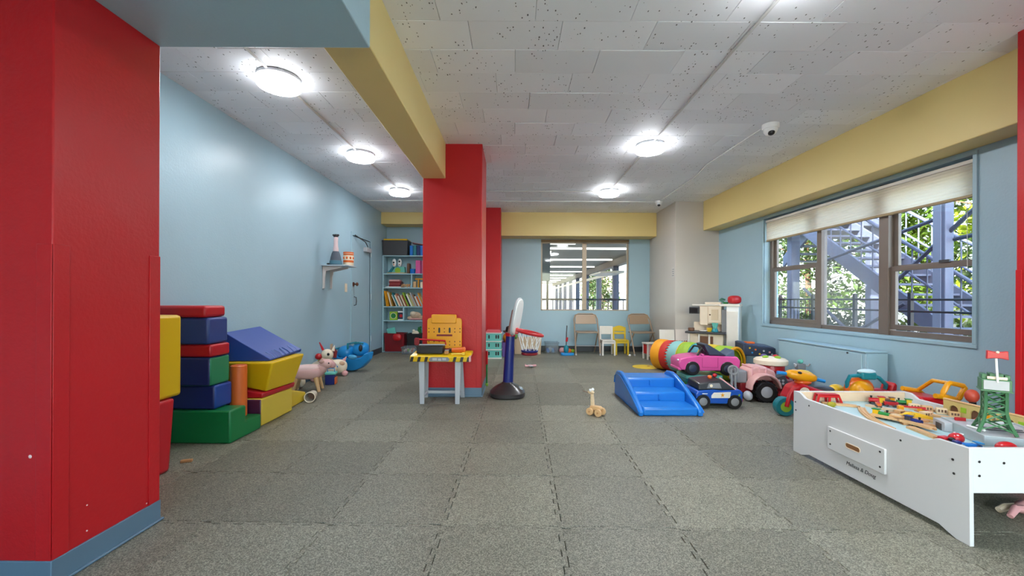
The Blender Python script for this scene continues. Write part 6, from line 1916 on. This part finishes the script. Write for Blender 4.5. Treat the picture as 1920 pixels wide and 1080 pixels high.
# upper flight going back the other way
for k in range(12):
    y = 10.2 - k * .25 + 1.0
    z = 3.0 + k * .18 - .9
    ob('tread', sv(MB().box(7.5, 8.5, y - .14, y + .14, z - .02, z + .015)), M_STEEL, st)
ob('stringer', sv(MB().prism([(11.3, 1.95), (8.3, 4.1), (8.3, 4.4), (11.3, 2.25)], 'x', 7.42, 7.48)), M_STEEL, st)
for x, y, r in ((6.18, 5.86, .065), (6.55, 9.6, .10), (8.4, 9.6, .10), (6.9, 5.2, .05)):
    ob('column', sv(MB().box(x - r, x + r, y - r * .8, y + r * .8, -.36, 5.0)), M_STEEL, st, bevel=.01)
ob('column_flange', sv(MB().box(6.105, 6.115, 5.86, 5.97, -.36, 5.0)), mat('steel_light', (128, 135, 156), .5), st)
for a, b in (((6.2, 6.0, 2.25), (6.2, 8.6, 1.75)), ((6.2, 5.2, 2.55), (6.2, 6.9, 1.15)), ((6.25, 6.0, 1.9), (6.25, 4.6, 2.05)), ((6.6, 9.6, .2), (6.3, 7.4, .55)), ((6.3, 6.9, -.1), (6.3, 8.9, 1.3)), ((6.3, 6.6, 1.0), (6.3, 8.9, -.3)), ((6.3, 5.0, .25), (6.3, 9.8, .25))):
    ob('brace', sv(MB().cyl(a, b, .03, n=8)), M_STEELD, st)
# black guard rail close to the window
rl = thing('guard_rail', 'black metal guard rail outside the wide window', 'railing', (4.75, 4.8, -.36))
def rv(mb):
    for v in mb.v:
        v -= Vector((4.75, 4.8, -.36))
    return mb
for z in (.62, .92, 1.06):
    ob('rail', rv(MB().cyl((4.75, 3.2, z), (4.75, 9.0, z), .013, n=8)), M_BLK, rl)
for k in range(8):
    y = 3.3 + k * .8
    ob('post', rv(MB().box(4.73, 4.77, y - .02, y + .02, -.36, 1.14)), M_BLK, rl)
for k in range(30):
    y = 6.4 + k * .09
    ob('baluster', rv(MB().cyl((4.75, y, .62), (4.75, y, 1.06), .006, n=5)), M_BLK, rl)
# trees
def leaf_mat(name, c, ct):
    m = bpy.data.materials.new(name)
    m.use_nodes = True
    nt = m.node_tree
    b = nt.nodes['Principled BSDF']
    b.inputs['Roughness'].default_value = .6
    no = nt.nodes.new('ShaderNodeTexNoise')
    no.inputs['Scale'].default_value = 2.2
    tc = nt.nodes.new('ShaderNodeTexCoord')
    nt.links.new(tc.outputs['Object'], no.inputs['Vector'])
    mx = nt.nodes.new('ShaderNodeMix')
    mx.data_type = 'RGBA'
    mx.inputs['A'].default_value = rgb(c)
    mx.inputs['B'].default_value = rgb(ct)
    nt.links.new(no.outputs['Fac'], mx.inputs['Factor'])
    nt.links.new(mx.outputs['Result'], b.inputs['Base Color'])
    tr = nt.nodes.new('ShaderNodeBsdfTranslucent')
    nt.links.new(mx.outputs['Result'], tr.inputs[0])
    ms = nt.nodes.new('ShaderNodeMixShader')
    ms.inputs[0].default_value = .45
    out = [n for n in nt.nodes if n.type == 'OUTPUT_MATERIAL'][0]
    nt.links.new(b.outputs[0], ms.inputs[1])
    nt.links.new(tr.outputs[0], ms.inputs[2])
    nt.links.new(ms.outputs[0], out.inputs[0])
    MATS[name] = m
    return m
L_Y, L_G, L_D = leaf_mat('leaf_yellow', (84, 104, 14), (150, 160, 26)), leaf_mat('leaf_green', (44, 74, 16), (100, 124, 28)), leaf_mat('leaf_dark', (34, 52, 22), (78, 94, 42))
def tree(x, y, h, r, n, m, label, z0=-.36, low=.15, ls=.11):
    rd = random.Random(int(x * 31 + y * 17))
    t = thing('tree', label, 'tree', (x, y, z0), 0, 'trees outside')
    ob('trunk', MB().tube([(0, 0, 0), (.05, .03, h * .3), (-.03, .06, h * .6), (0, 0, h * .85)], [.13, .11, .08, .03], 8), P_BROWN, t)
    for k in range(6):
        a = k * 1.05 + rd.random()
        z = h * (.25 + .1 * k)
        ob('branch', MB().tube([(0, 0, z), (r * .45 * math.cos(a), r * .45 * math.sin(a), z + h * .09), (r * .85 * math.cos(a), r * .85 * math.sin(a), z + h * .13)], [.05, .03, .012], 6), P_BROWN, t)
    vs, fs = [], []
    cl = []
    while len(cl) < 60:
        cr, a, q = r * rd.uniform(.2, .4), rd.uniform(0, 2 * PI), math.sqrt(rd.random())
        d = q * (r - cr)
        cl.append((d * math.cos(a), d * math.sin(a), h * (low + (1 - low) * rd.random()), cr))
    for i in range(n):
        cx, cy, cz, cr = cl[i % len(cl)]
        p = Vector((cx + max(-cr, min(cr, rd.gauss(0, cr * .6))), cy + max(-cr, min(cr, rd.gauss(0, cr * .6))), cz + rd.gauss(0, cr * .5)))
        q = Euler((rd.uniform(-1, 1), rd.uniform(-1, 1), rd.uniform(0, 6.28))).to_matrix()
        s = ls * rd.uniform(.6, 1.3)
        o = len(vs)
        vs += [p + q @ Vector((-s, 0, 0)), p + q @ Vector((0, -s * .5, s * .12)), p + q @ Vector((s, 0, 0)), p + q @ Vector((0, s * .5, s * .12))]
        fs += [(o, o + 1, o + 2), (o, o + 2, o + 3)]
    f = ob('foliage', MB().add(vs, fs), m, t, ang=0)
    f['kind'] = 'stuff'
tree(11.4, 8.6, 6.4, 1.85, 6500, L_Y, 'yellow-green sunlit tree behind the steel columns')
tree(11.6, 12.7, 6.6, 1.9, 6000, L_G, 'mid green tree behind the stair flight')
tree(12.2, 17.0, 6.6, 1.95, 5000, L_D, 'darker green tree behind the stair landing')
tree(11.1, 4.7, 6.2, 1.75, 6000, L_Y, 'yellow-green tree nearest the window edge')
tree(13.0, 21.6, 6.4, 2.2, 4000, L_D, 'dark green tree farthest along the window view')
tree(15.7, 10.6, 7.0, 2.0, 4500, L_D, 'tall dark tree at the back of the yard')
tree(15.6, 6.2, 7.0, 2.0, 4500, L_G, 'tall green tree behind the two yellow-green trees')
tree(16.0, 15.2, 7.0, 2.2, 4500, L_D, 'tall dark tree behind the mid green one')
hd = thing('hedge', 'low green hedge beyond the stair', 'hedge', (8.85, 12.0, -.36))
rd = random.Random(5)
vs, fs = [], []
for i in range(5000):
    p = Vector((rd.uniform(-.2, .2), rd.uniform(-9, 9), rd.uniform(0, 1.0)))
    q = Euler((rd.uniform(-1.3, 1.3), rd.uniform(-1.3, 1.3), rd.uniform(0, 6.28))).to_matrix()
    s = .1 * rd.uniform(.6, 1.3)
    o = len(vs)
    vs += [p + q @ Vector((-s, 0, 0)), p + q @ Vector((0, -s * .5, 0)), p + q @ Vector((s, 0, 0)), p + q @ Vector((0, s * .5, 0))]
    fs += [(o, o + 1, o + 2), (o, o + 2, o + 3)]
f = ob('foliage', MB().add(vs, fs), L_D, hd, ang=0)
f['kind'] = 'stuff'
yw = thing('boundary_wall', 'pale boundary wall behind the trees', 'wall', (17.5, 12, -.36))
for k in range(8):
    ob('wall_bay', MB().box(0, .25, -14 + k * 4, -10.05 + k * 4, 0, 1.7), mat('pale_wall', (206, 200, 188), .8), yw)

# covered walkway beyond the end wall
M_SOF = mat('soffit_grey', (150, 146, 138), .7)
wk = thing('covered_walkway', 'covered walkway with striped ceiling seen through the end wall window', 'walkway', (1.0, 20.0, -.36))
def wv(mb):
    for v in mb.v:
        v -= Vector((1.0, 20.0, -.36))
    return mb
ob('roof_slab', wv(MB().box(-7, 4.45, 8.45, 44, 2.68, 2.9)), M_SOF, wk)
ob('deck', wv(MB().box(-7, 4.45, 8.45, 44, -.36, -.06)), M_CONC, wk)
M_STRIP = emit_mat('strip_light', (255, 250, 240), 1.1)
for k in range(8):
    y = 13.0 + 3.7 * k
    ob('ceiling_strip', wv(MB().box(.95, 4.0, y, y + .08, 2.63, 2.68)), M_STRIP, wk)
for x, y in ((1.35, 11.6), (.85, 13.9)):
    ob('strip_light', wv(MB().box(x - .4, x + .4, y, y + .18, 2.62, 2.675)), M_STRIP, wk)
for k in range(9):
    y = 13.6 + 3.4 * k
    ob('walkway_column', wv(MB().box(4.12, 4.36, y, y + .24, -.36, 2.68)), M_STEELD, wk, bevel=.01)
ob('fascia', wv(MB().box(4.1, 4.42, 8.45, 44, 2.42, 2.68)), mat('fascia_brown', (96, 84, 74), .6), wk)
ob('cross_rail', wv(MB().box(4.05, 4.1, 17.5, 44, 2.05, 2.17)), M_OFFW, wk)
ob('sun_louvre', wv(MB().hexa([(3.2, 15.2, 2.02), (4.1, 15.2, 2.02), (4.1, 17.4, 2.02), (3.2, 17.4, 2.02), (3.2, 15.2, 2.08), (4.1, 15.2, 2.12), (4.1, 17.4, 2.12), (3.2, 17.4, 2.08)])), M_OFFW, wk)
ob('dropped_panel', wv(MB().box(-3.0, .93, 10.6, 10.8, 1.53, 2.68)), mat('panel_grey', (120, 122, 126), .6), wk)
ob('panel_post', wv(MB().box(.84, .90, 10.65, 10.75, -.06, 1.53)), M_BLK, wk)
rw_ = thing('walkway_railing', 'black railing with vertical bars across the walkway', 'railing', (2.0, 11.4, -.06))
ob('top_rail', MB().box(-2.0, 1.35, -.02, .02, 1.07, 1.12), M_BLK, rw_)
ob('bottom_rail', MB().box(-2.0, 1.35, -.015, .015, .06, .09), M_BLK, rw_)
for k in range(24):
    ob('bar', MB().box(-1.9 + k * .14 - .009, -1.9 + k * .14 + .009, -.009, .009, .09, 1.07), M_BLK, rw_)
# buildings beyond
def building(x0, x1, y, h, m, label, nw, nf):
    b = thing('far_building', label, 'building', ((x0 + x1) / 2, y, -.36))
    w = x1 - x0
    ob('facade', MB().box(-w / 2, w / 2, 0, 5, 0, h), m, b)
    ob('parapet', MB().box(-w / 2 - .1, w / 2 + .1, -.1, 5.1, h, h + .25), M_OFFW, b)
    win = mesh_of('window', MB().box(-.45, .45, -.05, .02, 0, 1.3), M_GREY)
    for i in range(nw):
        for j in range(nf):
            ob('window', win, None, b, (-w / 2 + (i + .5) * w / nw, 0, 1.0 + j * 2.9))
building(-4, 4.6, 52, 6.4, mat('facade_cream', (214, 198, 170), .8), 'cream low building past the walkway end', 6, 2)
building(5.4, 12, 56, 4.4, mat('facade_white', (222, 218, 210), .8), 'white low building beside the cream one', 4, 1)
building(13, 22, 60, 5.2, mat('facade_tan', (200, 178, 150), .8), 'tan building farthest from the walkway', 5, 1)
tree(7.2, 34, 4.2, 1.6, 1500, L_D, 'round tree beside the walkway columns', ls=.14)
tree(8.5, 44, 4.2, 1.7, 1500, L_G, 'green tree before the white low building', ls=.16)
tree(0.2, 47, 4.0, 1.8, 1500, L_D, 'tree before the cream low building', ls=.16)
